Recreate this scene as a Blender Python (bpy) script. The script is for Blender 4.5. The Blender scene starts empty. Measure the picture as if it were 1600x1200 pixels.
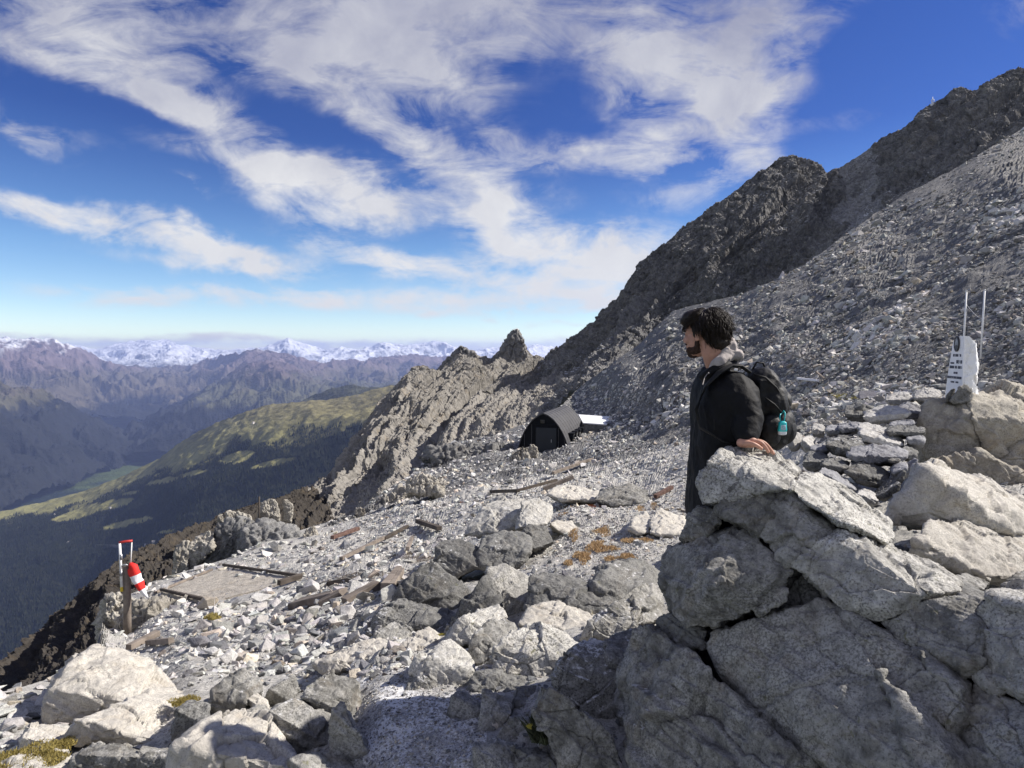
import bpy, bmesh, math, random
import numpy as np
from mathutils import Vector, Matrix
R = math.radians
SC = bpy.context.scene
COL = SC.collection

# ------------------------------------------------------------------ camera, sky, sun, exposure
PITCH = math.atan(53/1000)
cam_data = bpy.data.cameras.new("camera")
cam_data.sensor_width = 36.0
cam_data.lens = 22.5
cam_data.clip_start = 0.05
cam_data.clip_end = 90000
cam = bpy.data.objects.new("camera", cam_data)
cam.rotation_euler = (math.pi/2 - PITCH, 0, 0)
COL.objects.link(cam)
SC.camera = cam

SUN_AZ = R(78)      # from +Y (view direction) towards +X
SUN_EL = R(39)
SUN = Vector((math.sin(SUN_AZ)*math.cos(SUN_EL), math.cos(SUN_AZ)*math.cos(SUN_EL), math.sin(SUN_EL)))
sl = bpy.data.lights.new("sun", 'SUN')
sl.energy = 5.0
sl.angle = R(0.5)
sl.color = (1.0, 0.94, 0.86)
sun = bpy.data.objects.new("sun", sl)
sun.rotation_euler = (-SUN).to_track_quat('-Z', 'Y').to_euler()
COL.objects.link(sun)

SC.view_settings.view_transform = 'Standard'
SC.view_settings.look = 'None'
SC.view_settings.exposure = 0.62
SC.view_settings.gamma = 1.0
SC.cycles.max_bounces = 6
SC.cycles.diffuse_bounces = 3
SC.cycles.glossy_bounces = 2
SC.cycles.transmission_bounces = 2
SC.cycles.volume_bounces = 1
SC.cycles.use_adaptive_sampling = True
SC.cycles.use_denoising = True


def Praw(px, py, d):
    """point seen at pixel (px, py) of the 1600x1200 photograph, d metres ahead"""
    u = (np.asarray(px, float)-800)/1000
    v = (600-np.asarray(py, float))/1000
    y = math.cos(PITCH)+v*math.sin(PITCH)
    z = v*math.cos(PITCH)-math.sin(PITCH)
    d = np.asarray(d, float)
    return np.stack(np.broadcast_arrays(u*d/y, d, z*d/y), -1)


def P(px, py, d):
    return Vector(Praw(px, py, d).tolist())


class NT:
    """small helper for building node trees"""
    def __init__(s, tree):
        s.t = tree
        s.n = tree.nodes
        s.l = tree.links

    def new(s, typ, **kw):
        n = s.n.new(typ)
        ins = kw.pop('ins', {})
        for k, v in kw.items():
            setattr(n, k, v)
        for k, v in ins.items():
            s.set(n.inputs[k], v)
        return n

    def set(s, sock, v):
        if isinstance(v, bpy.types.NodeSocket):
            s.l.new(v, sock)
        elif isinstance(v, bpy.types.Node):
            s.l.new(v.outputs[0], sock)
        elif v is not None:
            if sock.type == 'RGBA' and len(v) == 3:
                v = (*v, 1)
            sock.default_value = v

    def math(s, op, a, b=0.0, clamp=False):
        n = s.new('ShaderNodeMath', operation=op, use_clamp=clamp)
        s.set(n.inputs[0], a)
        s.set(n.inputs[1], b)
        return n.outputs[0]

    def vmath(s, op, a, b=None):
        n = s.new('ShaderNodeVectorMath', operation=op)
        s.set(n.inputs[0], a)
        if b is not None:
            s.set(n.inputs['Scale' if op == 'SCALE' else 1], b)
        return n.outputs['Value' if op in ('LENGTH', 'DOT_PRODUCT') else 0]

    def noise(s, vec, scale, detail=4, rough=0.55, dist=0.0, lac=2.0, typ='FBM'):
        n = s.new('ShaderNodeTexNoise', noise_type=typ)
        s.set(n.inputs['Vector'], vec)
        n.inputs['Scale'].default_value = scale
        n.inputs['Detail'].default_value = detail
        n.inputs['Roughness'].default_value = rough
        n.inputs['Distortion'].default_value = dist
        n.inputs['Lacunarity'].default_value = lac
        return n.outputs[0]

    def voro(s, vec, scale, feature='F1', rnd=1.0, out='Distance'):
        n = s.new('ShaderNodeTexVoronoi', feature=feature)
        s.set(n.inputs['Vector'], vec)
        n.inputs['Scale'].default_value = scale
        n.inputs['Randomness'].default_value = rnd
        return n.outputs[out]

    def mr(s, v, a, b, c=0.0, d=1.0, smooth=True):
        n = s.new('ShaderNodeMapRange', interpolation_type='SMOOTHSTEP' if smooth else 'LINEAR')
        s.set(n.inputs[0], v)
        for i, q in enumerate((a, b, c, d)):
            s.set(n.inputs[1+i], q)
        return n.outputs[0]

    def mix(s, f, a, b, mode='MIX'):
        n = s.new('ShaderNodeMix', data_type='RGBA', blend_type=mode)
        n.clamp_factor = True
        s.set(n.inputs[0], f)
        s.set(n.inputs[6], a)
        s.set(n.inputs[7], b)
        return n.outputs[2]

    def ramp(s, f, stops):
        n = s.new('ShaderNodeValToRGB')
        s.set(n.inputs[0], f)
        e = n.color_ramp.elements
        while len(e) < len(stops):
            e.new(0.5)
        for i, (p, c) in enumerate(stops):
            e[i].position = p
            e[i].color = (*c, 1) if len(c) == 3 else c
        return n.outputs[0]

    def bump(s, h, strength, dist, normal=None):
        n = s.new('ShaderNodeBump')
        s.set(n.inputs['Height'], h)
        n.inputs['Strength'].default_value = strength
        n.inputs['Distance'].default_value = dist
        if normal is not None:
            s.set(n.inputs['Normal'], normal)
        return n.outputs[0]


# ---- sky: Nishita light with a layer of broken fair-weather cloud, laid out by direction
world = bpy.data.worlds.new("World")
SC.world = world
world.use_nodes = True
world.node_tree.nodes.clear()
W = NT(world.node_tree)
sky = W.new('ShaderNodeTexSky', sky_type='NISHITA')
sky.sun_disc = False
sky.sun_elevation = SUN_EL
sky.sun_rotation = SUN_AZ
sky.altitude = 2900
sky.air_density = 1.0
sky.dust_density = 0.2
sky.ozone_density = 2.5
tc = W.new('ShaderNodeTexCoord')
direc = tc.outputs['Generated']
sep = W.new('ShaderNodeSeparateXYZ', ins={0: direc})
X, Y, Z = sep.outputs
ysafe = W.math('MAXIMUM', Y, 0.08)
U = W.math('DIVIDE', X, ysafe)
V = W.math('DIVIDE', Z, ysafe)
uv = W.new('ShaderNodeCombineXYZ', ins={0: U, 1: V, 2: 0.0}).outputs[0]
# warp so the blobs get ragged edges
wn = W.new('ShaderNodeTexNoise', ins={'Vector': uv, 'Scale': 4.5, 'Detail': 5.0, 'Roughness': 0.6})
warp = W.vmath('SCALE', W.vmath('SUBTRACT', wn.outputs['Color'], (0.5, 0.5, 0.5)), 0.16)
uvw = W.vmath('ADD', uv, warp)
# (px, py, half-length, half-height, tilt in degrees (clockwise down), weight)
CLOUDS = [
    (140, 30, 210, 65, 16, 1.0), (330, -60, 260, 70, 5, .7), (250, 120, 160, 36, 32, .8), (330, 190, 130, 30, 30, .8),
    (60, 90, 180, 17, 22, .6), (200, 140, 150, 17, 24, .6), (50, 190, 100, 20, 20, .6),
    (560, 40, 190, 85, 10, 0.95), (700, 10, 240, 80, 0, .85), (640, 110, 100, 60, 40, .55), (500, 130, 110, 42, 35, .85), (600, 200, 100, 42, 28, .78), (660, 240, 60, 22, 10, .55),
    (400, 50, 80, 60, 45, .45), (740, 110, 80, 60, 0, .6), (800, 30, 90, 50, 0, .5),
    (430, 275, 70, 24, 15, .75), (530, 310, 130, 45, 10, 1.3), (610, 335, 70, 30, 8, .8), (350, 245, 110, 18, 12, .65), (300, 292, 35, 13, 25, .5),
    (730, 300, 75, 50, 20, 1.0), (790, 350, 70, 42, 20, .85), (790, 200, 40, 26, 0, .45), (770, 240, 50, 45, 0, .55),
    (860, 240, 80, 30, 0, .70), (990, 215, 55, 26, 0, .6), (1000, 262, 70, 22, -3, .7), (870, 310, 40, 22, 0, .5), (960, 240, 60, 20, 0, .5), (1060, 240, 60, 40, 0, .5), (1000, 150, 80, 40, 20, .5),
    (1100, 60, 120, 90, 0, .95), (1090, 110, 90, 60, 0, .7), (1130, 170, 90, 60, 20, 1.0), (1200, 130, 60, 50, 0, .75), (1160, 240, 60, 45, 40, .6), (960, 50, 90, 50, 30, .6),
    (1190, 30, 80, 60, -20, .85), (1040, 320, 60, 26, 10, .42), (1110, 290, 50, 34, 20, .45), (960, 90, 60, 50, 0, .5), (1300, 10, 90, 26, -40, .3),
    (930, 385, 130, 32, -2, .95), (1010, 400, 120, 30, 0, .8), (880, 420, 150, 30, 6, .75), (850, 450, 200, 22, 8, .70), (700, 425, 200, 18, 12, .55),
    (960, 460, 130, 24, 0, .65), (1000, 440, 80, 30, 0, .5),
    (60, 325, 150, 18, 14, .8), (200, 350, 180, 20, 12, .8), (330, 382, 100, 24, 16, .75), (430, 408, 100, 24, 2, .85), (350, 405, 90, 20, 8, .8), (600, 405, 130, 16, 14, .55), (760, 370, 60, 40, 30, .6), (210, 395, 80, 8, 8, .3),
    (240, 458, 240, 18, 2, .55), (500, 468, 320, 17, 2, .55), (700, 470, 220, 18, 4, .6), (678, 492, 20, 6, 0, .8), (765, 498, 12, 4, 0, .5), (860, 508, 70, 5, 2, .5),
    (1590, 20, 40, 40, 0, .4), (1350, 190, 150, 16, -4, .26), (90, 530, 420, 9, 1, .8), (420, 536, 300, 8, 1, .75), (700, 540, 160, 12, 0, .9), (850, 548, 60, 16, 0, .9),
    (310, 526, 40, 5, 5, .5), (425, 532, 40, 6, 0, .6),
]
dens = None
for (cx, cy, rx, ry, tilt, wgt) in CLOUDS:
    p = Praw(cx, cy, 1.0)
    small = ry < 20
    mp = W.new('ShaderNodeMapping', vector_type='TEXTURE')
    W.set(mp.inputs[0], uvw if not small else W.vmath('ADD', uv, W.vmath('SCALE', warp, 0.35)))
    mp.inputs['Location'].default_value = (p[0], p[2], 0)
    mp.inputs['Rotation'].default_value = (0, 0, -R(tilt))
    mp.inputs['Scale'].default_value = (rx/1000*1.45, ry/1000*1.45, 1)
    ln = W.vmath('LENGTH', mp.outputs[0])
    m = W.mr(ln, 0.0, 1.15, wgt*0.92, 0.0)
    dens = m if dens is None else W.math('ADD', dens, m)
# streaks for everything that lies outside the photographed part of the sky
zz = W.math('ADD', W.math('ABSOLUTE', Z), 0.12)
pl = W.new('ShaderNodeCombineXYZ', ins={0: W.math('DIVIDE', X, zz), 1: W.math('DIVIDE', Y, zz), 2: 0.0}).outputs[0]
rot = W.new('ShaderNodeMapping', ins={'Vector': pl, 'Rotation': (0, 0, R(35)), 'Scale': (1.0, 0.55, 1)}).outputs[0]
n1 = W.noise(rot, 3.0, 8, 0.60, 0.3)
n2 = W.noise(W.new('ShaderNodeMapping', ins={'Vector': uv, 'Rotation': (0, 0, R(24)), 'Scale': (0.55, 1.25, 1)}).outputs[0], 14.0, 9, 0.66, 0.6)
n3 = W.noise(uv, 7.0, 6, 0.6, 0.3)
behind = W.mr(Y, 0.10, 0.5, 1.0, 0.0)
nz = W.math('ADD', W.math('MULTIPLY', W.math('SUBTRACT', n1, 0.5), 2.4), W.math('MULTIPLY', W.math('SUBTRACT', n2, 0.5), 3.6))
dd = W.math('ADD', W.math('ADD', dens, behind), W.math('MULTIPLY', nz, W.mr(dens, 0.0, 0.6, 0.15, 1.0)))
cover = W.math('MULTIPLY', W.mr(dd, 0.05, 1.38, 0.0, 0.97, smooth=False), W.mr(dd, 0.02, 0.5, 0.55, 1.0))
cover = W.math('MULTIPLY', cover, W.mr(Z, -0.02, 0.0, 0.0, 1.0))
thick = W.mr(dd, 0.6, 1.9, 0.0, 1.0)
shade = W.math('ADD', W.math('MULTIPLY', W.math('SUBTRACT', n3, 0.5), W.mr(Z, 0.02, 0.25, 0.15, 1.3)), W.mr(Z, 0.15, 0.52, 0.95, 0.16))
shade = W.math('MULTIPLY', shade, W.mr(thick, 0.0, 1.0, 1.0, 0.95))
ccol = W.mix(shade, (0.36, 0.38, 0.52), (0.90, 0.90, 0.91))
base = W.new('ShaderNodeHueSaturation', ins={'Color': sky, 'Hue': 0.512, 'Saturation': 1.2, 'Value': 1.0}).outputs[0]
grad = W.ramp(W.math('ABSOLUTE', Z), [(0.0, (1.5, 1.35, 1.12)), (0.14, (1.10, 1.14, 1.03)), (0.30, (0.49, 0.59, 0.80)), (0.9, (0.45, 0.55, 0.85))])
SKY_STRENGTH = 0.09
base = W.mix(1.0, base, grad, 'MULTIPLY')
ccol = W.vmath('SCALE', ccol, 1.0/SKY_STRENGTH*0.60)
allsky = W.mix(cover, base, ccol)
bg = W.new('ShaderNodeBackground', ins={'Color': allsky, 'Strength': SKY_STRENGTH})
wo = W.new('ShaderNodeOutputWorld', ins={'Surface': bg.outputs[0]})

# ------------------------------------------------------------------ numpy noise
def _hash(ix, iy, iz, seed):
    h = (ix.astype(np.uint32)*np.uint32(374761393) + iy.astype(np.uint32)*np.uint32(668265263)
         + iz.astype(np.uint32)*np.uint32(2147483647 & 1274126177) + np.uint32((seed*2654435761) & 0xffffffff))
    h = (h ^ (h >> np.uint32(13)))*np.uint32(1274126177)
    h = (h ^ (h >> np.uint32(16)))*np.uint32(2246822519)
    return h ^ (h >> np.uint32(15))


_G = np.random.RandomState(3).normal(size=(256, 3))
_G = (_G/np.linalg.norm(_G, axis=1)[:, None]).astype(np.float32)


def pn(p, seed=0):
    p = np.asarray(p, np.float64)
    i = np.floor(p)
    f = (p-i).astype(np.float32)
    i = i.astype(np.int64)
    w = f*f*f*(f*(f*6-15)+10)
    out = np.zeros(p.shape[0], np.float32)
    for dx in (0, 1):
        wx = w[:, 0] if dx else 1-w[:, 0]
        for dy in (0, 1):
            wy = w[:, 1] if dy else 1-w[:, 1]
            for dz in (0, 1):
                wz = w[:, 2] if dz else 1-w[:, 2]
                g = _G[_hash(i[:, 0]+dx, i[:, 1]+dy, i[:, 2]+dz, seed) & np.uint32(255)]
                dot = g[:, 0]*(f[:, 0]-dx)+g[:, 1]*(f[:, 1]-dy)+g[:, 2]*(f[:, 2]-dz)
                out += wx*wy*wz*dot
    return out*1.6


def fbm(p, oct=5, seed=0, gain=0.5, lac=2.03):
    a, s, o = 1.0, 0.0, 0
    p = np.asarray(p, np.float64)
    for k in range(oct):
        o = o + a*pn(p*(lac**k)+k*17.3, seed+k)
        s += a
        a *= gain
    return o/s


def ridged(p, oct=5, seed=0, gain=0.5, lac=2.07):
    a, s, o = 1.0, 0.0, 0
    for k in range(oct):
        o = o + a*(1-2*np.abs(pn(p*(lac**k)+k*11.7, seed+k)))
        s += a
        a *= gain
    return o/s


def cellplane(p, seed=0, tilt=1.0):
    """blocky noise: every Worley cell is a small tilted facet; returns value and distance to the cell's edge"""
    p = np.asarray(p, np.float64)
    i = np.floor(p).astype(np.int64)
    best = np.full(p.shape[0], 9.0, np.float32)
    sec = best.copy()
    val = np.zeros(p.shape[0], np.float32)
    for dx in (-1, 0, 1):
        for dy in (-1, 0, 1):
            for dz in (-1, 0, 1):
                h = _hash(i[:, 0]+dx, i[:, 1]+dy, i[:, 2]+dz, seed)
                q = np.stack([(h & np.uint32(1023))/1023.0, ((h >> np.uint32(10)) & np.uint32(1023))/1023.0,
                              ((h >> np.uint32(20)) & np.uint32(1023))/1023.0], -1)
                r = (p-(i+np.array([dx, dy, dz])+q)).astype(np.float32)
                d = np.sqrt((r*r).sum(1))
                g = _G[(h >> np.uint32(3)) & np.uint32(255)]
                v = (r*g).sum(1)*tilt+((h >> np.uint32(5)) & np.uint32(255))/255.0-0.5
                m = d < best
                sec = np.where(m, best, np.minimum(sec, d))
                val = np.where(m, v, val)
                best = np.where(m, d, best)
    return val, sec-best


def sstep(a, b, x):
    t = np.clip((x-a)/(b-a), 0, 1)
    return t*t*(3-2*t)


# ------------------------------------------------------------------ mesh helpers
def mesh_np(name, V, F, smooth=False, mat=None):
    """F: array (n,3) or (n,4) or list of arrays"""
    me = bpy.data.meshes.new(name)
    Fs = F if isinstance(F, list) else [F]
    Fs = [np.asarray(f, np.int32) for f in Fs if len(f)]
    V = np.asarray(V, np.float32)
    me.vertices.add(len(V))
    me.vertices.foreach_set('co', V.ravel())
    loops = np.concatenate([f.ravel() for f in Fs])
    tot = np.concatenate([np.full(len(f), f.shape[1], np.int32) for f in Fs])
    start = np.concatenate([[0], np.cumsum(tot)[:-1]]).astype(np.int32)
    me.loops.add(len(loops))
    me.loops.foreach_set('vertex_index', loops)
    me.polygons.add(len(tot))
    me.polygons.foreach_set('loop_start', start)
    me.polygons.foreach_set('loop_total', tot)
    me.polygons.foreach_set('use_smooth', np.full(len(tot), smooth))
    me.update(calc_edges=True)
    if mat:
        me.materials.append(mat)
    return me


def link(name, me, parent=None, **props):
    o = bpy.data.objects.new(name, me)
    COL.objects.link(o)
    if parent is not None:
        o.parent = parent
    for k, v in props.items():
        if v is not None:
            o[k] = v
    return o


def tag(o, label=None, category=None, group=None, kind=None):
    for k, v in (('label', label), ('category', category), ('group', group), ('kind', kind)):
        if v is not None:
            o[k] = v
    return o


def empty(name, loc, rz=0.0, **props):
    o = link(name, None, None, **props)
    o.location = loc
    o.rotation_euler = (0, 0, rz)
    o.empty_display_size = 0.1
    return o


def gridfaces(nr, nc):
    a = np.arange(nr*nc).reshape(nr, nc)
    return np.stack([a[:-1, :-1].ravel(), a[:-1, 1:].ravel(), a[1:, 1:].ravel(), a[1:, :-1].ravel()], -1)


def gridnormals(G):
    du = np.gradient(G, axis=1)
    dv = np.gradient(G, axis=0)
    n = np.cross(du, dv)
    n /= np.maximum(np.linalg.norm(n, axis=-1, keepdims=True), 1e-9)
    return n


def rows_loft(rows, nu, nvs):
    """rows: control polylines of (px,py,d), every one resampled on its own px range; nvs: steps between rows"""
    u = np.linspace(0, 1, nu)
    W3 = []
    for r in rows:
        r = np.array(r, float)
        t = (r[:, 0]-r[0, 0])/(r[-1, 0]-r[0, 0])
        px = np.interp(u, t, r[:, 0])
        W3.append(Praw(px, np.interp(u, t, r[:, 1]), 1.0/np.interp(u, t, 1.0/r[:, 2])))
    out = []
    for k in range(len(W3)-1):
        for j in range(nvs[k]):
            t = j/nvs[k]
            out.append(W3[k]*(1-t)+W3[k+1]*t)
    out.append(W3[-1])
    return np.array(out)


def set_attr_color(me, name, cols):
    a = me.color_attributes.new(name, 'FLOAT_COLOR', 'POINT')
    c = np.ones((len(cols), 4), np.float32)
    c[:, :3] = cols
    a.data.foreach_set('color', c.ravel())


class MB:
    """collects simple solids into one mesh"""
    def __init__(s):
        s.V, s.F, s.n = [], [], 0

    def add(s, V, F):
        V = np.asarray(V, float)
        for f in F:
            s.F.append([i+s.n for i in f])
        s.V.append(V)
        s.n += len(V)
        return s

    def box(s, c, size, M=None, jitter=0.0, taper=0.0):
        sx, sy, sz = [q/2 for q in size]
        V = np.array([(x*sx*(1-taper*(z > 0)), y*sy*(1-taper*(z > 0)), z*sz) for z in (-1, 1) for y in (-1, 1) for x in (-1, 1)])
        if jitter:
            V += np.random.uniform(-jitter, jitter, V.shape)
        if M is not None:
            V = V @ np.array(M.to_3x3()).T
        V = V+np.array(c)
        return s.add(V, [(0, 2, 3, 1), (4, 5, 7, 6), (0, 1, 5, 4), (2, 6, 7, 3), (0, 4, 6, 2), (1, 3, 7, 5)])

    def tube(s, pts, radii, n=10, cap=True, flat=1.0):
        pts = [Vector(p) for p in pts]
        if not hasattr(radii, '__len__'):
            radii = [radii]*len(pts)
        rings = []
        ref = Vector((0, 0, 1))
        for i, p in enumerate(pts):
            t = (pts[min(i+1, len(pts)-1)]-pts[max(i-1, 0)]).normalized()
            if abs(t.dot(ref)) > 0.95:
                ref = Vector((1, 0, 0)) if abs(t.x) < 0.9 else Vector((0, 1, 0))
            a = t.cross(ref).normalized()
            b = a.cross(t).normalized()
            for k in range(n):
                an = 2*math.pi*k/n
                rings.append(p+(a*math.cos(an)+b*math.sin(an)*flat)*radii[i])
        F = []
        for i in range(len(pts)-1):
            for k in range(n):
                F.append((i*n+k, i*n+(k+1) % n, (i+1)*n+(k+1) % n, (i+1)*n+k))
        if cap:
            F.append(tuple(range(n-1, -1, -1)))
            F.append(tuple((len(pts)-1)*n+k for k in range(n)))
        return s.add([tuple(q) for q in rings], F)

    def build(s, name, mat, parent=None, smooth=False, bevel=0.0, **props):
        me = bpy.data.meshes.new(name)
        me.from_pydata(np.concatenate(s.V).tolist(), [], s.F)
        if smooth:
            me.polygons.foreach_set('use_smooth', [True]*len(me.polygons))
        me.update()
        me.materials.append(mat)
        o = link(name, me, parent, **props)
        if bevel:
            m = o.modifiers.new('bevel', 'BEVEL')
            m.width = bevel
            m.segments = 2
            m.limit_method = 'ANGLE'
        return o


# ------------------------------------------------------------------ materials
def new_mat(name):
    m = bpy.data.materials.new(name)
    m.use_nodes = True
    m.node_tree.nodes.clear()
    return m, NT(m.node_tree)


def finish(N, color, rough=0.85, normal=None, spec=0.25, metal=0.0, **extra):
    b = N.new('ShaderNodeBsdfPrincipled')
    N.set(b.inputs['Base Color'], color)
    N.set(b.inputs['Roughness'], rough)
    N.set(b.inputs['Specular IOR Level'], spec)
    N.set(b.inputs['Metallic'], metal)
    if normal is not None:
        N.set(b.inputs['Normal'], normal)
    for k, v in extra.items():
        N.set(b.inputs[k.replace('_', ' ')], v)
    N.new('ShaderNodeOutputMaterial', ins={0: b.outputs[0]})
    return b


def plain(name, col, rough=0.6, spec=0.3, var=0.15, scale=20.0, bump=0.0, metal=0.0, bscale=None, bdist=0.01):
    m, N = new_mat(name)
    g = N.new('ShaderNodeTexCoord').outputs['Object']
    n = N.noise(g, scale, 5, 0.6)
    c = N.mix(N.mr(n, 0.3, 0.7), tuple(q*(1-var) for q in col), tuple(min(1, q*(1+var)) for q in col))
    nrm = N.bump(N.noise(g, bscale or scale*2, 5, 0.6), bump, bdist) if bump else None
    finish(N, c, rough, nrm, spec, metal)
    return m


def granite(name, light, dark, tone=(0.99, 0.98, 0.95), s=1.0, snow=0.0, speck=0.5, crack=1.0, lichen=0.3, warm=0.3, bump=1.0, attr=False, slope=0.35):
    """rock whose grain size follows s (metres of a typical feature)"""
    m, N = new_mat(name)
    geo = N.new('ShaderNodeNewGeometry')
    pos = geo.outputs['Position']
    oi = N.new('ShaderNodeObjectInfo')
    big = N.noise(pos, 1.3/s, 5, 0.6, 0.6)
    mid = N.noise(pos, 7.0/s, 6, 0.68, 0.3)
    fine = N.noise(pos, 45.0/s, 5, 0.75)
    grain = N.voro(pos, 130.0/s)
    k = N.math('ADD', N.math('MULTIPLY', big, 0.45), N.math('MULTIPLY', mid, 0.55))
    k = N.math('ADD', k, N.math('MULTIPLY', N.math('SUBTRACT', oi.outputs['Random'], 0.5), 0.10))
    c = N.mix(N.mr(k, 0.36, 0.64), dark, light)
    # black lichen freckles and pale quartz grains
    fk = N.math('MULTIPLY', N.mr(N.math('ADD', fine, N.math('MULTIPLY', N.math('SUBTRACT', big, 0.5), 0.35)), 0.50, 0.62), speck)
    c = N.mix(fk, c, tuple(q*0.30 for q in dark))
    pk = N.math('MULTIPLY', N.mr(fine, 0.44, 0.30), speck*0.7)
    c = N.mix(pk, c, tuple(min(1, q*1.45) for q in light))
    gk = N.math('MULTIPLY', N.mr(grain, 0.42, 0.2), speck*0.35)
    c = N.mix(gk, c, tuple(q*0.45 for q in light))
    if warm:
        wz = N.noise(pos, 2.2/s, 4, 0.6, 1.0)
        c = N.mix(N.math('MULTIPLY', N.mr(wz, 0.52, 0.72), warm), c, N.mix(0.5, c, (0.30, 0.22, 0.12)))
    if lichen:
        lz = N.noise(pos, 11.0/s, 5, 0.7, 0.5)
        lb = N.noise(pos, 1.7/s, 3, 0.5, 0.0)
        f = N.math('MULTIPLY', N.mr(lz, 0.60, 0.66), N.mr(lb, 0.50, 0.62))
        c = N.mix(N.math('MULTIPLY', f, lichen), c, (0.17, 0.17, 0.10))
    crk = N.voro(N.vmath('ADD', pos, N.vmath('SCALE', N.new('ShaderNodeTexNoise', ins={'Vector': pos, 'Scale': 2.0/s, 'Detail': 5.0}).outputs['Color'], 1.1*s)), 1.1/s, 'DISTANCE_TO_EDGE')
    ck = N.math('MULTIPLY', N.mr(crk, 0.0, 0.010, 1.0, 0.0), N.mr(big, 0.52, 0.66, 0.0, crack*0.35))
    c = N.mix(N.math('MULTIPLY', ck, 0.75), c, tuple(q*0.18 for q in dark))
    if attr:
        c = N.mix(1.0, c, N.new('ShaderNodeAttribute', attribute_name='tint').outputs['Color'], 'MULTIPLY')
    if tone != (1, 1, 1):
        c = N.mix(1.0, c, tone, 'MULTIPLY')
    if snow:
        nz = N.new('ShaderNodeSeparateXYZ', ins={0: geo.outputs['Normal']}).outputs[2]
        sn = N.noise(pos, 14.0/s, 6, 0.75)
        sb = N.noise(pos, 0.9/s, 3, 0.5)
        f = N.math('ADD', N.math('MULTIPLY', sn, 0.9), N.math('ADD', N.math('MULTIPLY', sb, 0.9), N.math('MULTIPLY', nz, 0.35)))
        f = N.mr(f, 1.42-snow*0.3, 1.54-snow*0.3)
        c = N.mix(N.math('MULTIPLY', f, 0.9), c, (0.66, 0.66, 0.66))
    h = N.math('ADD', N.math('MULTIPLY', mid, 0.9), N.math('MULTIPLY', fine, 0.30))
    h = N.math('SUBTRACT', h, N.math('MULTIPLY', ck, 0.5))
    nrm = N.bump(h, 0.85*bump, 0.05*s)
    nrm = N.bump(N.noise(pos, 110.0/s, 3, 0.7), 0.5*bump, 0.006*s, nrm)
    finish(N, c, 0.88, nrm, 0.18)
    return m

# ------------------------------------------------------------------ near ground: the saddle, the terraces and the scree slope
TN = np.array([-.464, .0286, .885])
TC = -6.02


def talus_d(px, py):
    dr = Praw(px, py, 1.0)
    q = dr @ TN
    return np.where(q < -0.024, TC/np.minimum(q, -0.024), 250.0)


CTRL = [(-300, 1500, 2.3), (-300, 1200, 3.9), (0, 1500, 2.2), (0, 1200, 3.4), (0, 1100, 4.5), (0, 1075, 5.2), (300, 1200, 3.0), (300, 1500, 2.1), (600, 1500, 2.0), (600, 1200, 2.65),
        (900, 1500, 1.9), (1200, 1500, 1.9), (900, 1200, 2.6), (300, 1100, 3.9), (600, 1100, 3.2), (900, 1100, 3.0), (150, 1040, 7.0), (150, 1015, 11), (300, 1050, 5.6), (300, 1000, 9.0),
        (300, 960, 14), (200, 1000, 15), (165, 935, 20), (250, 937, 18), (350, 912, 19), (460, 902, 17), (370, 885, 22), (480, 950, 11), (480, 1000, 7.5), (600, 1000, 5.2), (600, 900, 12),
        (300, 900, 22), (280, 890, 24), (420, 840, 28), (470, 830, 30), (600, 820, 25), (650, 740, 45), (560, 800, 34), (700, 692, 62), (750, 690, 58), (800, 668, 66), (860, 706, 48), (830, 660, 64), (800, 740, 34),
        (905, 606, 120), (880, 640, 80), (1000, 650, 50), (950, 720, 32), (1000, 760, 20), (1050, 750, 18), (800, 800, 17), (900, 800, 13), (1000, 830, 9), (1000, 900, 6.2), (800, 900, 8),
        (800, 1000, 4.6), (900, 1000, 4.0), (700, 1000, 4.9), (700, 900, 9.5), (1200, 800, 8), (1400, 800, 6), (1600, 800, 5), (1300, 700, 11), (1600, 700, 9), (1300, 650, 19), (1150, 700, 22), (1150, 640, 34), (1600, 630, 14.5), (1450, 640, 15),
        (1400, 1000, 3.6), (1600, 1000, 3.3), (1200, 1000, 3.4), (1600, 1200, 2.7), (1400, 1200, 2.6), (1900, 1200, 2.6), (1900, 800, 4.5), (1900, 1500, 1.9), (1600, 1500, 1.9), (1900, 650, 9)]
for _px, _py in [(1250, 620), (1350, 590), (1500, 590), (1600, 590), (1900, 580), (1250, 560), (1400, 520), (1600, 500), (1600, 400), (1500, 420), (1350, 450), (1900, 400), (1900, 250), (1600, 300),
                 (1150, 560), (1200, 500), (1100, 520), (1020, 560), (1150, 480), (1260, 430), (1380, 350), (1490, 290), (1600, 210), (1900, 90), (1750, 150), (1060, 590), (980, 600), (1000, 545)]:
    CTRL.append((_px, _py, float(np.clip(talus_d(_px, _py), 0, 215))))
CT = np.array(CTRL, float)


class RBF:
    def __init__(s, xy, v, lam=1e-4):
        s.xy = xy/400.0
        n = len(xy)
        d = np.linalg.norm(s.xy[:, None]-s.xy[None], axis=-1)
        K = s.k(d)+np.eye(n)*lam
        A = np.zeros((n+3, n+3))
        A[:n, :n] = K
        A[:n, n:] = np.c_[np.ones(n), s.xy]
        A[n:, :n] = A[:n, n:].T
        s.w = np.linalg.solve(A, np.r_[v, 0, 0, 0])

    def k(s, d):
        return d            # biharmonic-like, no overshoot

    def __call__(s, px, py):
        px = np.asarray(px, float)/400.0
        py = np.asarray(py, float)/400.0
        sh = np.broadcast(px, py).shape
        q = np.stack([np.broadcast_to(px, sh).ravel(), np.broadcast_to(py, sh).ravel()], -1)
        out = s.w[-3]+q @ s.w[-2:]
        for i, c in enumerate(s.xy):
            out = out+s.w[i]*s.k(np.sqrt(((q-c)**2).sum(1)+1e-3))
        return out.reshape(sh)


_rb = RBF(CT[:, :2], np.log(CT[:, 2]))


def gdepth(px, py):
    return np.exp(_rb(px, py))


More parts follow.
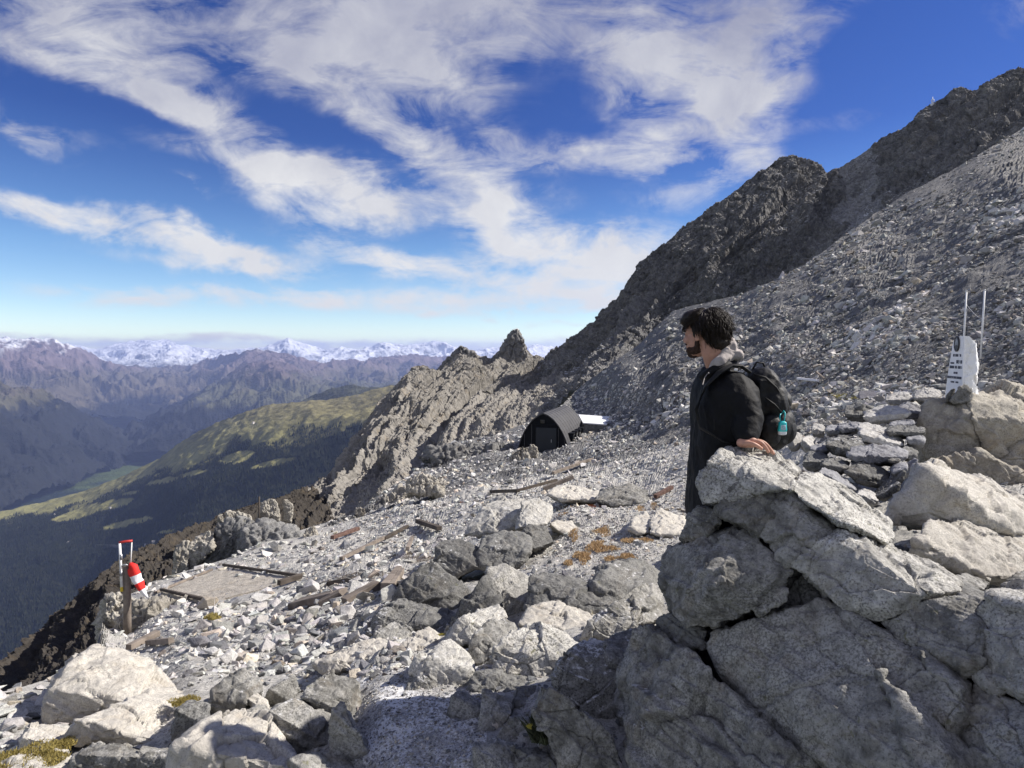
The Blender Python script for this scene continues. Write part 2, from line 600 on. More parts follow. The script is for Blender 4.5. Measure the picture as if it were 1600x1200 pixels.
def ground_point(px, py, lift=0.0):
    p = Praw(px, py, gdepth(px, py))
    p = p+np.array([0, 0, lift])
    return p


EDGE = np.array([(-400, 1120), (0, 1082), (70, 1062), (130, 1030), (150, 1015), (158, 985), (163, 950), (168, 938), (210, 925), (250, 905), (290, 892), (330, 880), (372, 868), (420, 840), (465, 832), (520, 815),
                 (560, 800), (600, 770), (645, 738), (665, 715), (700, 693), (760, 682), (805, 668), (840, 652), (880, 632), (905, 605), (940, 580), (1000, 536), (1050, 486), (1080, 478), (1150, 462),
                 (1205, 440), (1260, 412), (1310, 375), (1370, 332), (1420, 300), (1480, 270), (1540, 235), (1600, 200), (1750, 110), (2000, -30)], float)


def edge_y(px):
    return np.interp(px, EDGE[:, 0], EDGE[:, 1])


nc, nr = 900, 560
pxs = np.linspace(-380, 1960, nc)
ey = edge_y(pxs)
t = np.linspace(0, 1, nr)[:, None]
PX = np.broadcast_to(pxs, (nr, nc))
PY = 1500+(ey[None]-1500)*t**0.85
D = gdepth(PX, PY)
G = Praw(PX, PY, D)
# roughness grows with distance so that it keeps its size in the picture
flat = G.reshape(-1, 3)
Df = D.ravel()
talusmask = (sstep(900, 1060, PX)*sstep(700, 640, PY)).ravel()
amp = np.clip(Df*0.012, 0.03, 0.9)
helipad = (sstep(250, 280, PX)*sstep(460, 440, PX)*sstep(880, 890, PY)*sstep(945, 930, PY)).ravel()
amp = amp*(1-0.9*helipad)
lum = np.clip(Df, 3, 60)
n_a = fbm(flat*0.30, 3, 5)*np.clip(Df*0.018, 0.05, 0.8)*(1-0.9*helipad)
cp, ce = cellplane(flat*1.1, 9)
cp2, ce2 = cellplane(flat*0.35, 19)
cp3, _ = cellplane(flat*4.0, 29)
n_b = fbm(flat*1.7, 4, 41)*0.07*np.clip(Df/8, 0.4, 2.0)*(1-helipad)+cp2*0.18*sstep(20, 60, Df)+fbm(flat*6.0, 3, 42)*0.03*(1-helipad*0.7)
fade = sstep(1.0, 0.93, np.broadcast_to(t, (nr, nc)).ravel()) * 0.7 + 0.3
flat = flat+np.array([0, 0, 1.0])*((n_a+n_b)*fade)[:, None]
G = flat.reshape(nr, nc, 3)
# beyond its rim the ground drops away
last = G[-1]
drop = []
for (dy, dz) in ((0.01, 0.02), (0.03, 0.08), (0.06, 0.2), (0.12, 0.5), (0.2, 1.0)):
    q = last.copy()
    r = np.maximum(last[:, 1], 6)
    q[:, 1] += r*dy
    q[:, 0] += q[:, 0]/last[:, 1]*r*dy
    q[:, 2] -= r*dz*0.3
    drop.append(q)
G = np.concatenate([G, np.array(drop)])
GN = gridnormals(G)
GN = GN*np.sign(GN[..., 2:3]+1e-9)


def ground_at(px, py):
    px = np.atleast_1d(np.asarray(px, float))
    py = np.atleast_1d(np.asarray(py, float))
    ci = np.clip((px-pxs[0])/(pxs[-1]-pxs[0])*(nc-1), 0, nc-1.001)
    tt = np.clip((1500-py)/(1500-edge_y(px)), 0, 1)**(1/0.85)
    ri = np.clip(tt*(nr-1), 0, nr-1.001)
    i, j = ri.astype(int), ci.astype(int)
    a, b = (ri-i)[:, None], (ci-j)[:, None]
    g = (G[i, j]*(1-a)*(1-b)+G[i+1, j]*a*(1-b)+G[i, j+1]*(1-a)*b+G[i+1, j+1]*a*b)
    return g, GN[i, j]



M_scree = granite('scree_rock', (0.25, 0.25, 0.255), (0.06, 0.06, 0.063), s=3.5, snow=0.0, speck=0.6, crack=0.0, lichen=0.2, warm=0.15)
M_gravel = granite('pale_gravel', (0.52, 0.51, 0.495), (0.21, 0.207, 0.20), s=0.35, snow=0.08, speck=0.7, crack=0.0, lichen=0.3, warm=0.3)
M_frost = granite('frosted_gravel', (0.50, 0.49, 0.48), (0.22, 0.22, 0.22), s=0.30, snow=0.8, speck=0.7, crack=0.0, lichen=0.0, warm=0.1)
me = mesh_np('ground', G.reshape(-1, 3), gridfaces(*G.shape[:2]), False, M_gravel)
me.materials.append(M_scree)
qd = np.concatenate([D, np.repeat(D[-1:], len(drop), 0)])
qpx = np.concatenate([PX, np.repeat(PX[-1:], len(drop), 0)])
qpy = np.concatenate([PY, np.repeat(PY[-1:], len(drop), 0)])
me.materials.append(M_frost)
mi = ((qpx > 1010) & (qpy < 690) | (qd > 30))[:-1, :-1].astype(np.int32)
mi[((qpx > 530) & (qpx < 760) & (qpy > 1030))[:-1, :-1]] = 2
mi = mi.ravel()
me.polygons.foreach_set('material_index', mi)
link('ground', me, kind='structure')

def to_px(p):
    y = p[..., 1]
    f = y*math.cos(PITCH)-p[..., 2]*math.sin(PITCH)
    v = (y*math.sin(PITCH)+p[..., 2]*math.cos(PITCH))/f
    return 800+1000*p[..., 0]/f, 600-1000*v


# ------------------------------------------------------------------ the dark cliffs above the scree
FOOT = [(800, 720, 150), (860, 650, 150), (905, 612, 150), (1000, 545, 185), (1060, 487, 198), (1150, 470, 195), (1260, 422, 190), (1310, 385, 184), (1370, 342, 180), (1480, 282, 176), (1600, 215, 172), (1800, 100, 168), (2000, -10, 160)]
CREST = [(812, 600, 235), (850, 566, 232), (872, 545, 230), (905, 522, 225), (940, 492, 222), (968, 466, 220), (976, 446, 220), (1000, 412, 220), (1030, 388, 220), (1070, 355, 222), (1130, 312, 225), (1165, 285, 228), (1200, 262, 230),
         (1222, 246, 232), (1240, 242, 232), (1262, 250, 234), (1280, 256, 236), (1290, 273, 240), (1310, 262, 236), (1345, 240, 232), (1382, 214, 225), (1405, 204, 222), (1430, 186, 219), (1447, 166, 217), (1470, 155, 215),
         (1492, 143, 214), (1500, 138, 213), (1530, 142, 212), (1545, 128, 211), (1562, 117, 210), (1582, 110, 210), (1600, 116, 209), (1700, 60, 206), (2000, -120, 200)]
MIDR = [(806, 655, 205), (880, 600, 205), (940, 545, 208), (1000, 478, 208), (1060, 430, 206), (1130, 392, 206), (1200, 352, 210), (1260, 330, 212), (1300, 328, 215), (1340, 300, 214), (1430, 244, 198), (1540, 178, 192), (1600, 160, 190), (1800, 60, 186), (2000, -70, 180)]


def cliffs(rows, nu, nvs, amp, seed, s1, back=None, gully=False, cells=1.0, fa=0.55, ribs=0.0):
    G = rows_loft(rows, nu, nvs)
    nr, nc, _ = G.shape
    p = G.reshape(-1, 3)
    N = gridnormals(G).reshape(-1, 3)
    vv = np.repeat(np.linspace(0, 1, nr), nc)
    # blocky joints dipping to the left
    q = p @ np.array([[1, 0.15, 0.35], [0, 1, 0.1], [-0.45, 0, 1]])
    c1, e1 = cellplane(q*np.array([s1, s1, s1*0.55]), seed)
    c2, e2 = cellplane(q*np.array([s1, s1, s1*0.6])*3.1, seed+3)
    c3, e3 = cellplane(q*s1*9.0, seed+5)
    r = ridged(q*s1*0.42, 5, seed+7)
    f = fbm(q*s1*2.2, 6, seed+13, 0.62)
    h = amp*(cells*(0.42*c1+0.26*c2)+0.10*c3+1.0*(r-0.35)+fa*f)
    if ribs:
        uu = np.tile(np.linspace(0, 1, nc), nr)
        w_ = 0.5*fbm(q*0.02, 3, seed+31)
        h = h+ribs*(ridged(np.stack([uu*13-vv*3.5+w_, vv*1.3+w_, 0*uu], -1), 5, seed+32, 0.55)-0.35)*np.sin(np.pi*np.clip(vv, 0, 1))**0.6
    gm = None
    if gully:
        gx_, gy_ = to_px(p)
        wob = fbm(p*0.05, 4, 501)*60
        ctr = 1338+(gy_-300)*0.05
        gm = sstep(1.1, 0.75, np.abs(gx_+wob-ctr)/(46-np.clip(gy_-230, 0, 140)*0.12))*sstep(400, 350, gy_)
        h = h*(1-0.55*gm)-amp*0.35*gm+0.35*cellplane(q*1.1, 505)[0]*gm
        cliffs.mask = gm.reshape(nr, nc)
    h = h-amp*0.12*np.exp(-(e1/0.05)**2)
    keep = 1-0.72*sstep(0.985, 1.0, vv)     # the crest keeps close to its drawn outline
    p = p+N*(h*keep)[:, None]
    p[:, 2] += 0.12*amp*pn(p*s1*6, seed+11)*sstep(0.95, 1, vv)
    G = p.reshape(nr, nc, 3)
    if back:
        top = G[-1]
        ex = []
        for (dy, dz) in back:
            w = top.copy()
            w[:, 1] += dy
            w[:, 2] -= dz*(1+0.3*fbm(top*0.05, 3, seed+40))
            ex.append(w)
        G = np.concatenate([G, np.array(ex)])
    return G


M_gully = granite('pale_debris', (0.40, 0.40, 0.41), (0.13, 0.13, 0.14), s=6.0, snow=0.6, speck=0.5, crack=0, lichen=0, warm=0.1)
M_cliff = granite('dark_cliff_rock', (0.29, 0.285, 0.285), (0.085, 0.085, 0.09), s=9.0, snow=0.55, speck=0.7, crack=0.6, lichen=0.3, warm=0.25)
G2 = cliffs([FOOT, MIDR, CREST], 1000, (140, 140), 2.4, 61, 0.19, back=((6, 3), (25, 22), (70, 60)), gully=True, cells=0.9, fa=0.2, ribs=6.5)
me = mesh_np('mountain', G2.reshape(-1, 3), gridfaces(*G2.shape[:2])[:, ::-1], False, M_cliff)
me.materials.append(M_gully)
gmk = np.concatenate([cliffs.mask, np.repeat(cliffs.mask[-1:], 3, 0)])[:-1, :-1]
me.polygons.foreach_set('material_index', (gmk+0.9*fbm(G2[:-1, :-1].reshape(-1, 3)*0.35, 5, 507).reshape(gmk.shape) > 0.5).astype(np.int32).ravel())
link('mountain', me, kind='structure')
# ------------------------------------------------------------------ the jagged side ridge with its lit flank
RC = [(-160, 1150, 105), (0, 1058, 118), (60, 1010, 122), (110, 955, 128), (160, 905, 138), (240, 858, 150), (330, 818, 162), (400, 790, 172), (480, 762, 180), (520, 742, 186), (545, 700, 192), (566, 668, 198),
      (590, 632, 206), (612, 608, 212), (630, 590, 216), (645, 574, 220), (660, 572, 222), (672, 577, 224), (690, 580, 226), (702, 566, 229), (714, 552, 231), (726, 544, 233), (738, 548, 235), (750, 560, 237), (768, 562, 239), (780, 550, 241), (790, 540, 242),
      (800, 538, 243), (818, 544, 244), (830, 556, 246), (850, 562, 247), (870, 540, 240)]
RM = [(-160, 1190, 85), (0, 1090, 96), (100, 1005, 104), (200, 925, 112), (330, 868, 126), (430, 846, 138), (520, 806, 150), (600, 730, 168), (680, 660, 186), (760, 626, 200), (830, 610, 210), (880, 590, 215)]
RF = [(-160, 1260, 66), (0, 1150, 72), (100, 1070, 78), (250, 990, 84), (400, 930, 95), (520, 870, 110), (620, 800, 122), (700, 740, 135), (790, 690, 145), (900, 640, 160)]
M_ridge = granite('warm_ridge_rock', (0.32, 0.305, 0.285), (0.105, 0.10, 0.093), s=8.0, snow=0.0, speck=0.5, crack=0.4, lichen=0.4, warm=0.5)
G3 = cliffs([RF, RM, RC], 1000, (110, 180), 1.2, 91, 0.32, back=((4, 4), (12, 30), (40, 120), (160, 420)), cells=0.8, fa=0.25, ribs=8.0)
RIDGE_N = G3.shape
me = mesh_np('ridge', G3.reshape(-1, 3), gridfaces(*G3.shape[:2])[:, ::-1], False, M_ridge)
M_ridge_dark_shade = granite('dark_shaded_ridge_slope', (0.065, 0.058, 0.052), (0.024, 0.021, 0.019), s=8.0, snow=0.0, speck=0.5, crack=0.3, lichen=0.2, warm=0.3)  # dark soil, with the lower slope's cast shade also put into the colour
me.materials.append(M_ridge_dark_shade)
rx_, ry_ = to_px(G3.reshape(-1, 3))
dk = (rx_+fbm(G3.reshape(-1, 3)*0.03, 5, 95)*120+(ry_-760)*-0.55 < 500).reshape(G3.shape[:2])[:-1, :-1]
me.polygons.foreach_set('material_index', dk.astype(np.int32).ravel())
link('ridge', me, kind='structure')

# ------------------------------------------------------------------ far country


def attr_mat(name, bump_s=30.0, strength=0.5):
    m, N = new_mat(name)
    a = N.new('ShaderNodeAttribute', attribute_name='tint').outputs['Color']
    pos = N.new('ShaderNodeNewGeometry').outputs['Position']
    n = N.noise(pos, 1/bump_s, 6, 0.65)
    n2 = N.noise(pos, 6/bump_s, 3, 0.7)
    c = N.mix(N.mr(n, 0.3, 0.7, 0.0, 0.6), a, N.mix(1.0, a, (0.5, 0.5, 0.5), 'MULTIPLY'))
    finish(N, c, 0.95, N.bump(N.math('ADD', n, N.math('MULTIPLY', n2, 0.4)), strength, bump_s*0.5), 0.05)
    return m


M_far = attr_mat('far_mountain_ground', 260.0, 0.6)
M_hill = attr_mat('alp_ground', 60.0, 0.5)


def far_layer(name, crest, foot, nu, nv, lam, amp, seed, snowline=1e9, snown=250.0, rock=(0.16, 0.125, 0.11), grass=(0.085, 0.082, 0.05), treeline=-700.0, forest=(0.022, 0.024, 0.024), peak=0.2, prof=1.25, rockline=-150.0):
    c = np.array(crest, float)
    f = np.array(foot, float)
    u = np.linspace(0, 1, nu)
    def samp(r):
        t = (r[:, 0]-r[0, 0])/(r[-1, 0]-r[0, 0])
        return Praw(np.interp(u, t, r[:, 0]), np.interp(u, t, r[:, 1]), np.interp(u, t, r[:, 2]))
    C, F = samp(c), samp(f)
    rows = []
    vs = np.concatenate([[-0.55, -0.3, -0.12, -0.04], np.linspace(0, 1, nv)])
    for v in vs:
        if v < 0:
            q = C+(C-F)*(-v)*np.array([1, 1, 0])
            q[:, 2] = C[:, 2]-np.abs(C[:, 2]-F[:, 2])*(-v)*1.6
        else:
            q = C*(1-v)+F*v
            q[:, 2] = C[:, 2]+(F[:, 2]-C[:, 2])*(v**(1/prof))
        rows.append(q)
    G = np.array(rows)
    p = G.reshape(-1, 3)
    vv = np.abs(np.repeat(vs, nu))
    xy = p*np.array([1, 1, 0])/lam
    wx = np.stack([fbm(xy*0.8, 3, seed+20), fbm(xy*0.8+9, 3, seed+21), 0*vv], -1)*0.5
    r = ridged(xy+wx, 7, seed, 0.52)
    r2 = ridged(xy*3.1+wx, 5, seed+9, 0.6)
    env = np.clip(peak+(1-peak)*np.sin(np.pi*np.clip(vv, 0, 1))**0.8, 0, 1)
    h = amp*(r-0.35)*env+amp*0.16*(r2-0.3)
    p = p.copy()
    p[:, 2] += h
    G = p.reshape(G.shape)
    N = gridnormals(G)
    nz = np.abs(N[..., 2]).ravel()
    z = p[:, 2]
    nn = fbm(p/(lam*0.35), 5, seed+30)
    n2 = fbm(p/(lam*0.08), 4, seed+33)
    col = np.empty((len(p), 3))
    g = sstep(rockline+200, rockline-260, z+nn*320+n2*120)[:, None]
    col[:] = np.array(rock)*(1+0.5*n2[:, None])*(1-g)+np.array(grass)*(1+0.45*nn[:, None]+0.3*n2[:, None])*g
    fo = sstep(treeline+60, treeline-60, z+nn*260+n2*160)[:, None]
    col = col*(1-fo)+np.array(forest)*fo
    sn = (sstep(snowline-snown, snowline+snown, z+nn*380+n2*300)*sstep(0.35, 0.8, nz+n2*0.6))[:, None]
    col = col*(1-sn)+np.array([0.82, 0.84, 0.88])*sn
    me = mesh_np(name, p, gridfaces(*G.shape[:2]), True, M_far)
    set_attr_color(me, 'tint', col)
    link(name, me, kind='structure')
    return G


FAR = 1.0
# the snow peaks on the horizon
far_layer('snow_range', [(-200, 540, 34000), (0, 546, 33000), (100, 541, 33000), (150, 547, 33000), (200, 536, 33000), (232, 533, 33000), (262, 531, 33000), (275, 538, 32000), (300, 547, 32000), (340, 549, 31000), (400, 546, 30000), (430, 541, 30000), (450, 531, 30000),
                          (475, 540, 30000), (500, 549, 30000), (560, 546, 29000), (590, 540, 29000), (610, 538, 29000), (640, 543, 29000), (675, 536, 29000), (700, 541, 28500), (740, 549, 28500), (800, 546, 28000), (835, 542, 28000), (860, 545, 28000), (1000, 540, 28000)],
          [(-200, 590, 26000), (1000, 590, 22000)], 900, 90, 2300.0, 620.0, 201, snowline=-600, snown=260, rock=(0.16, 0.15, 0.16), peak=0.45)
# brown, half bare ranges in front of them
far_layer('brown_range', [(-300, 530, 17000), (-60, 534, 17000), (0, 533, 17000), (50, 530, 17000), (90, 536, 17200), (125, 548, 18000), (160, 566, 19500), (230, 580, 20500), (290, 578, 20500), (330, 562, 19500), (360, 552, 18500), (386, 546, 18000), (415, 549, 17800), (450, 558, 17500), (480, 566, 17500), (540, 568, 18500), (600, 562, 19500), (640, 558, 20500), (680, 560, 21000), (760, 566, 21000), (900, 560, 21000)],
          [(-300, 640, 10500), (0, 660, 10500), (200, 655, 12500), (400, 660, 13000), (600, 640, 13500), (900, 640, 14000)], 900, 130, 1900.0, 800.0, 221, snowline=190, snown=140, rock=(0.17, 0.13, 0.13), grass=(0.12, 0.105, 0.075), treeline=-1050, peak=0.22, rockline=-450)
# the blue-shaded spur in the middle
far_layer('shaded_spur', [(180, 706, 11500), (230, 664, 12500), (290, 628, 13200), (340, 600, 13800), (385, 570, 14300), (425, 563, 14600), (455, 572, 14500), (500, 596, 14000), (560, 606, 13500), (700, 600, 13500), (800, 600, 13500)],
          [(150, 715, 9000), (260, 705, 8600), (400, 690, 8200), (560, 680, 8200), (800, 680, 8500)], 600, 110, 1500.0, 560.0, 241, rock=(0.13, 0.10, 0.10), grass=(0.10, 0.10, 0.06), treeline=-850, peak=0.2, rockline=-500)
# left-hand mountain, falling to the right into the valley
far_layer('left_mountain', [(-700, 520, 7600), (-300, 560, 8200), (0, 603, 8800), (50, 612, 9100), (100, 634, 9500), (150, 664, 9900), (190, 692, 10200), (240, 716, 10400), (300, 724, 10400)],
          [(-700, 1000, 3800), (-300, 900, 4600), (0, 806, 5900), (60, 780, 6500), (120, 752, 7300), (190, 735, 8500), (240, 728, 9500), (300, 726, 9900)], 620, 150, 1300.0, 620.0, 261, rock=(0.13, 0.10, 0.095), grass=(0.085, 0.08, 0.05), treeline=-700, peak=0.25, rockline=-350)
# low dark hump behind the green alp
far_layer('dark_hump', [(400, 660, 7000), (455, 636, 7000), (490, 622, 7000), (520, 608, 7000), (550, 602, 7000), (600, 606, 7000), (700, 610, 7000), (800, 612, 7000)],
          [(400, 690, 5600), (550, 660, 5300), (800, 660, 5200)], 220, 50, 700.0, 120.0, 281, rock=(0.07, 0.07, 0.055), grass=(0.06, 0.062, 0.035), treeline=-1200, peak=0.5, rockline=-200)
# the valley floor
pn_x = np.linspace(-26000, 16000, 180)
pn_y = np.linspace(-3000, 42000, 180)
gx, gy = np.meshgrid(pn_x, pn_y)
pf = np.stack([gx, gy, np.full_like(gx, -1585.0)], -1).reshape(-1, 3)
nf = fbm(pf/900.0, 5, 301)
pf[:, 2] += 40*nf
pf[:, 2] = np.where((pf[:, 1] < 1500), -1640, pf[:, 2])
me = mesh_np('valley_floor', pf, gridfaces(180, 180), True, M_far)
cf = np.where(nf[:, None] > 0.08, np.array([[0.075, 0.10, 0.035]]), np.array([[0.022, 0.032, 0.028]]))
set_attr_color(me, 'tint', cf)
link('valley_floor', me, kind='structure')

# ---- the green alp with its pastures and pine forest
HC = np.array([(-500, 870, 4300), (-200, 835, 4500), (0, 800, 4900), (60, 786, 5000), (130, 768, 5100), (190, 745, 5100), (250, 716, 5000), (280, 692, 4900), (315, 672, 4800), (350, 656, 4650), (385, 644, 4500), (420, 633, 4400), (470, 628, 4300), (520, 624, 4250), (560, 616, 4200), (600, 604, 4200), (640, 600, 4200), (760, 592, 4200)], float)
HF = np.array([(-500, 1300, 2300), (-200, 1190, 2500), (0, 1085, 2600), (150, 1010, 2600), (300, 920, 2550), (450, 850, 2500), (600, 790, 2500), (760, 760, 2500)], float)
nu, nv = 520, 260
G4 = rows_loft([HF, HC], nu, (nv,))
G4 = G4[::-1]
p4 = G4.reshape(-1, 3)
vv = np.repeat(np.linspace(0, 1, nv+1), nu)
env = 0.12+0.88*np.sin(np.pi*vv)**0.7
hz = 95*(ridged(p4*np.array([1, 1, 0])/900.0, 5, 311)-0.35)*env+22*(fbm(p4/160.0, 4, 312))*env+14*fbm(p4/60, 3, 313)
p4 = p4.copy()
p4[:, 2] += hz
G4 = p4.reshape(G4.shape)


hpx, hpy = to_px(p4)
TREEY = np.array([(-300, 780), (0, 806), (80, 796), (150, 776), (220, 752), (245, 738), (275, 738), (300, 728), (340, 706), (365, 694), (420, 690), (470, 700), (520, 690), (560, 668), (620, 660)], float)
MEADOW = [(372, 714, 26, 9), (160, 792, 48, 8), (118, 806, 40, 7), (255, 752, 26, 5), (230, 712, 30, 6), (330, 700, 20, 6), (300, 740, 22, 4), (60, 757, 40, 6), (255, 832, 18, 3), (205, 770, 15, 3), (425, 724, 34, 4), (200, 817, 44, 5)]


def alp_forest(px, py, p):
    jag = fbm(p/140.0, 4, 330)*26+fbm(p/500.0, 3, 331)*16
    f = sstep(-6, 10, py-np.interp(px, TREEY[:, 0], TREEY[:, 1])+jag*0.8)
    for (cx, cy, rx, ry) in MEADOW:
        tilt = -0.22*(px-cx)
        e = ((px-cx)/rx)**2+((py-cy-tilt)/ry)**2+jag*0.045
        f = f*sstep(0.75, 1.15, e)
    right = sstep(420, 470, px)*sstep(655, 672, py+jag*0.5)*0.8
    return np.maximum(f, right*(f > 0.01)+right*0.6)


ff = alp_forest(hpx, hpy, p4)
gn = fbm(p4/260.0, 5, 340)[:, None]
gn2 = fbm(p4/45.0, 4, 341)[:, None]
upper = sstep(700, 620, hpy)[:, None]
past = np.array([0.26, 0.245, 0.105])*(1+0.5*gn+0.35*gn2)
high = np.array([0.23, 0.205, 0.105])*(1+0.6*gn+0.4*gn2)
cg = past*(1-upper)+high*upper
rk = sstep(0.30, 0.45, gn2+0.35*gn)*upper
cg = cg*(1-rk*0.7)+np.array([0.26, 0.24, 0.20])*rk*0.7
cg = cg*(1-ff[:, None])+np.array([0.018, 0.021, 0.016])*ff[:, None]
me = mesh_np('alp', p4, gridfaces(*G4.shape[:2])[:, ::-1], True, M_hill)
set_attr_color(me, 'tint', cg)
link('green_hill', me, kind='structure')
# forest: countless far pines, one mass
rs = np.random.RandomState(8)
cand = rs.randint(0, len(p4), 120000)
pj = p4[cand]
okm = (ff[cand] > rs.uniform(0.25, 1.0, len(cand)))
cpx, cpy = hpx[cand], hpy[cand]
okm &= (cpx > -60) & (cpx < 640) & (cpy < 1100)
dx_ = np.roll(p4.reshape(G4.shape), -1, 1).reshape(-1, 3)[cand]-pj
dy_ = np.roll(p4.reshape(G4.shape), -1, 0).reshape(-1, 3)[cand]-pj
ok2 = (np.linalg.norm(dx_, axis=1) < 60) & (np.linalg.norm(dy_, axis=1) < 60)
sel = okm & ok2
pj = (pj+dx_*rs.uniform(0, 1, (len(cand), 1))+dy_*rs.uniform(0, 1, (len(cand), 1)))[sel][:42000]
hh = rs.uniform(9, 22, len(pj))
rr = hh*rs.uniform(0.17, 0.24, len(pj))
k = 5
an = np.arange(k)*2*np.pi/k
ring = np.stack([np.cos(an), np.sin(an), 0*an], -1)
V = np.empty((len(pj), k+1, 3))
V[:, :k] = pj[:, None]+ring[None]*rr[:, None, None]*(1+rs.uniform(-.2, .2, (len(pj), k, 1)))
V[:, :k, 2] += hh[:, None]*0.06
V[:, k] = pj+np.stack([0*hh, 0*hh, hh], -1)
F = np.stack([[i, (i+1) % k, k] for i in range(k)])
F = (F[None]+(np.arange(len(pj))*(k+1))[:, None, None]).reshape(-1, 3)
m, N = new_mat('pine_needles')
oi = N.new('ShaderNodeNewGeometry')
nn = N.noise(oi.outputs['Position'], 0.02, 3, 0.6)
finish(N, N.mix(N.mr(nn, 0.35, 0.65), (0.014, 0.019, 0.014), (0.032, 0.036, 0.024)), 0.95, None, 0.05)
link('pine_forest', mesh_np('pine_forest', V.reshape(-1, 3), F, False, m), kind='stuff', label='far dark pine forest covering the hillside below the pastures', category='forest')

# ------------------------------------------------------------------ boulders
_ico = {}


def ico(n):
    if n not in _ico:
        b = bmesh.new()
        bmesh.ops.create_icosphere(b, subdivisions=n, radius=1.0)
        b.verts.ensure_lookup_table()
        V = np.array([v.co[:] for v in b.verts])
        F = np.array([[v.index for v in f.verts] for f in b.faces])
        b.free()
        _ico[n] = (V, F)
    return _ico[n]


def hull_planes(pts):
    b = bmesh.new()
    for p in pts:
        b.verts.new(p)
    r = bmesh.ops.convex_hull(b, input=b.verts)
    bad = [v for v in b.verts if not v.link_faces]
    if bad:
        bmesh.ops.delete(b, geom=bad, context='VERTS')
    bmesh.ops.recalc_face_normals(b, faces=b.faces)
    hv = np.array([v.co[:] for v in b.verts])
    c = (hv.max(0)+hv.min(0))/2*0.5+hv.mean(0)*0.5
    pl = []
    for f in sorted(b.faces, key=lambda f: -f.calc_area()):
        n = np.array(f.normal[:])
        h = float(n @ (np.array(f.verts[0].co[:])-c))
        if h < 0:
            n, h = -n, -h
        if all(n @ q[0] < 0.985 for q in pl):
            pl.append((n, max(h, 1e-3)))
    b.free()
    return c, np.array([q[0] for q in pl]), np.array([q[1] for q in pl]), hv


def polytope(pts, level, k=110, seed=0, rough=1.0, crack=1.0, ragged=0.0):
    c, Nn, H, hv = hull_planes(pts)
    V, F = ico(level)
    ext = hv-c
    w, A = np.linalg.eigh(ext.T @ ext/len(ext)+np.eye(3)*1e-9)
    sc = np.sqrt(w)
    sc = sc/sc.max()
    sc = np.maximum(sc, 0.35)
    d = (V*sc) @ A.T
    d /= np.linalg.norm(d, axis=1)[:, None]
    if np.linalg.det(A) < 0:
        F = F[:, ::-1]
    s = np.maximum(d @ (Nn/H[:, None]).T, 0)
    r = (s**k).sum(1)**(-1/k)
    p = d*r[:, None]
    size = float(np.median(r))
    # normals of the smooth body
    tri = p[F]
    fn = np.cross(tri[:, 1]-tri[:, 0], tri[:, 2]-tri[:, 0])
    vn = np.zeros_like(p)
    for j in range(3):
        np.add.at(vn, F[:, j], fn)
    vn /= np.maximum(np.linalg.norm(vn, axis=1)[:, None], 1e-12)
    q = p/size+seed*7.31
    h = 0.045*fbm(q*1.1, 3, seed)+0.026*fbm(q*3.5, 4, seed+1, 0.6)
    c1, e1 = cellplane(q*np.array([1.1, 1.1, 1.7])+0.25*np.stack([fbm(q*2, 3, seed+4)]*3, -1), seed+2)
    h = h+0.075*c1*rough-0.028*crack*np.exp(-(e1/0.018)**2)
    if level >= 5:
        c2, e2 = cellplane(q*4.3+0.3*fbm(q*5, 3, seed+6)[:, None], seed+3)
        h = h+0.026*rough*c2+0.012*ridged(q*7, 4, seed+5)
    for (bx, by, bz), fq, am in (((.50, .25, .80), 1.9, .060), ((.55, .2, .78), 5.3, .020), ((-.80, .30, .50), 1.3, .050), ((-.7, .5, .5), 4.1, .016)):
        bn = np.array([bx, by, bz])+_G[(seed*13+int(fq*10)) % 256]*.12
        bn /= np.linalg.norm(bn)
        tt_ = (q @ bn)*fq+0.35*fbm(q*1.3, 3, seed+21)+seed*.37
        sw = tt_-np.floor(tt_)
        h = h+am*rough*(np.where(sw < .93, sw/.93, (1-sw)/.07)-.5)*sstep(-.25, .15, fbm(q*.9+fq, 2, seed+23))
    if ragged:
        wz = q*np.array([1, 1, .45])
        c3, e3 = cellplane(wz*2.6, seed+8)
        c4, e4 = cellplane(wz*7.0, seed+9)
        h = h+ragged*(0.11*c3+0.055*c4-0.05*np.exp(-(e3/.06)**2)+0.06*(ridged(wz*1.7, 4, seed+10)-.4))
    p = p+vn*(h*size*rough)[:, None]
    return c, p, F, size


FR = {0: (0, 0, 1.0), 8: (230, 760, .23125), 9: (600, 720, .3), 2: (450, 480, .35), 3: (0, 800, .35), 4: (500, 780, .35), 5: (1000, 660, .45), 6: (1000, 440, 1/3.16), 7: (1200, 420, .3167)}


def D5(px, py):
    return 3.0-(px-1000)*0.0012-(py-700)*0.0011


rock_n = 0
ROCKS = []


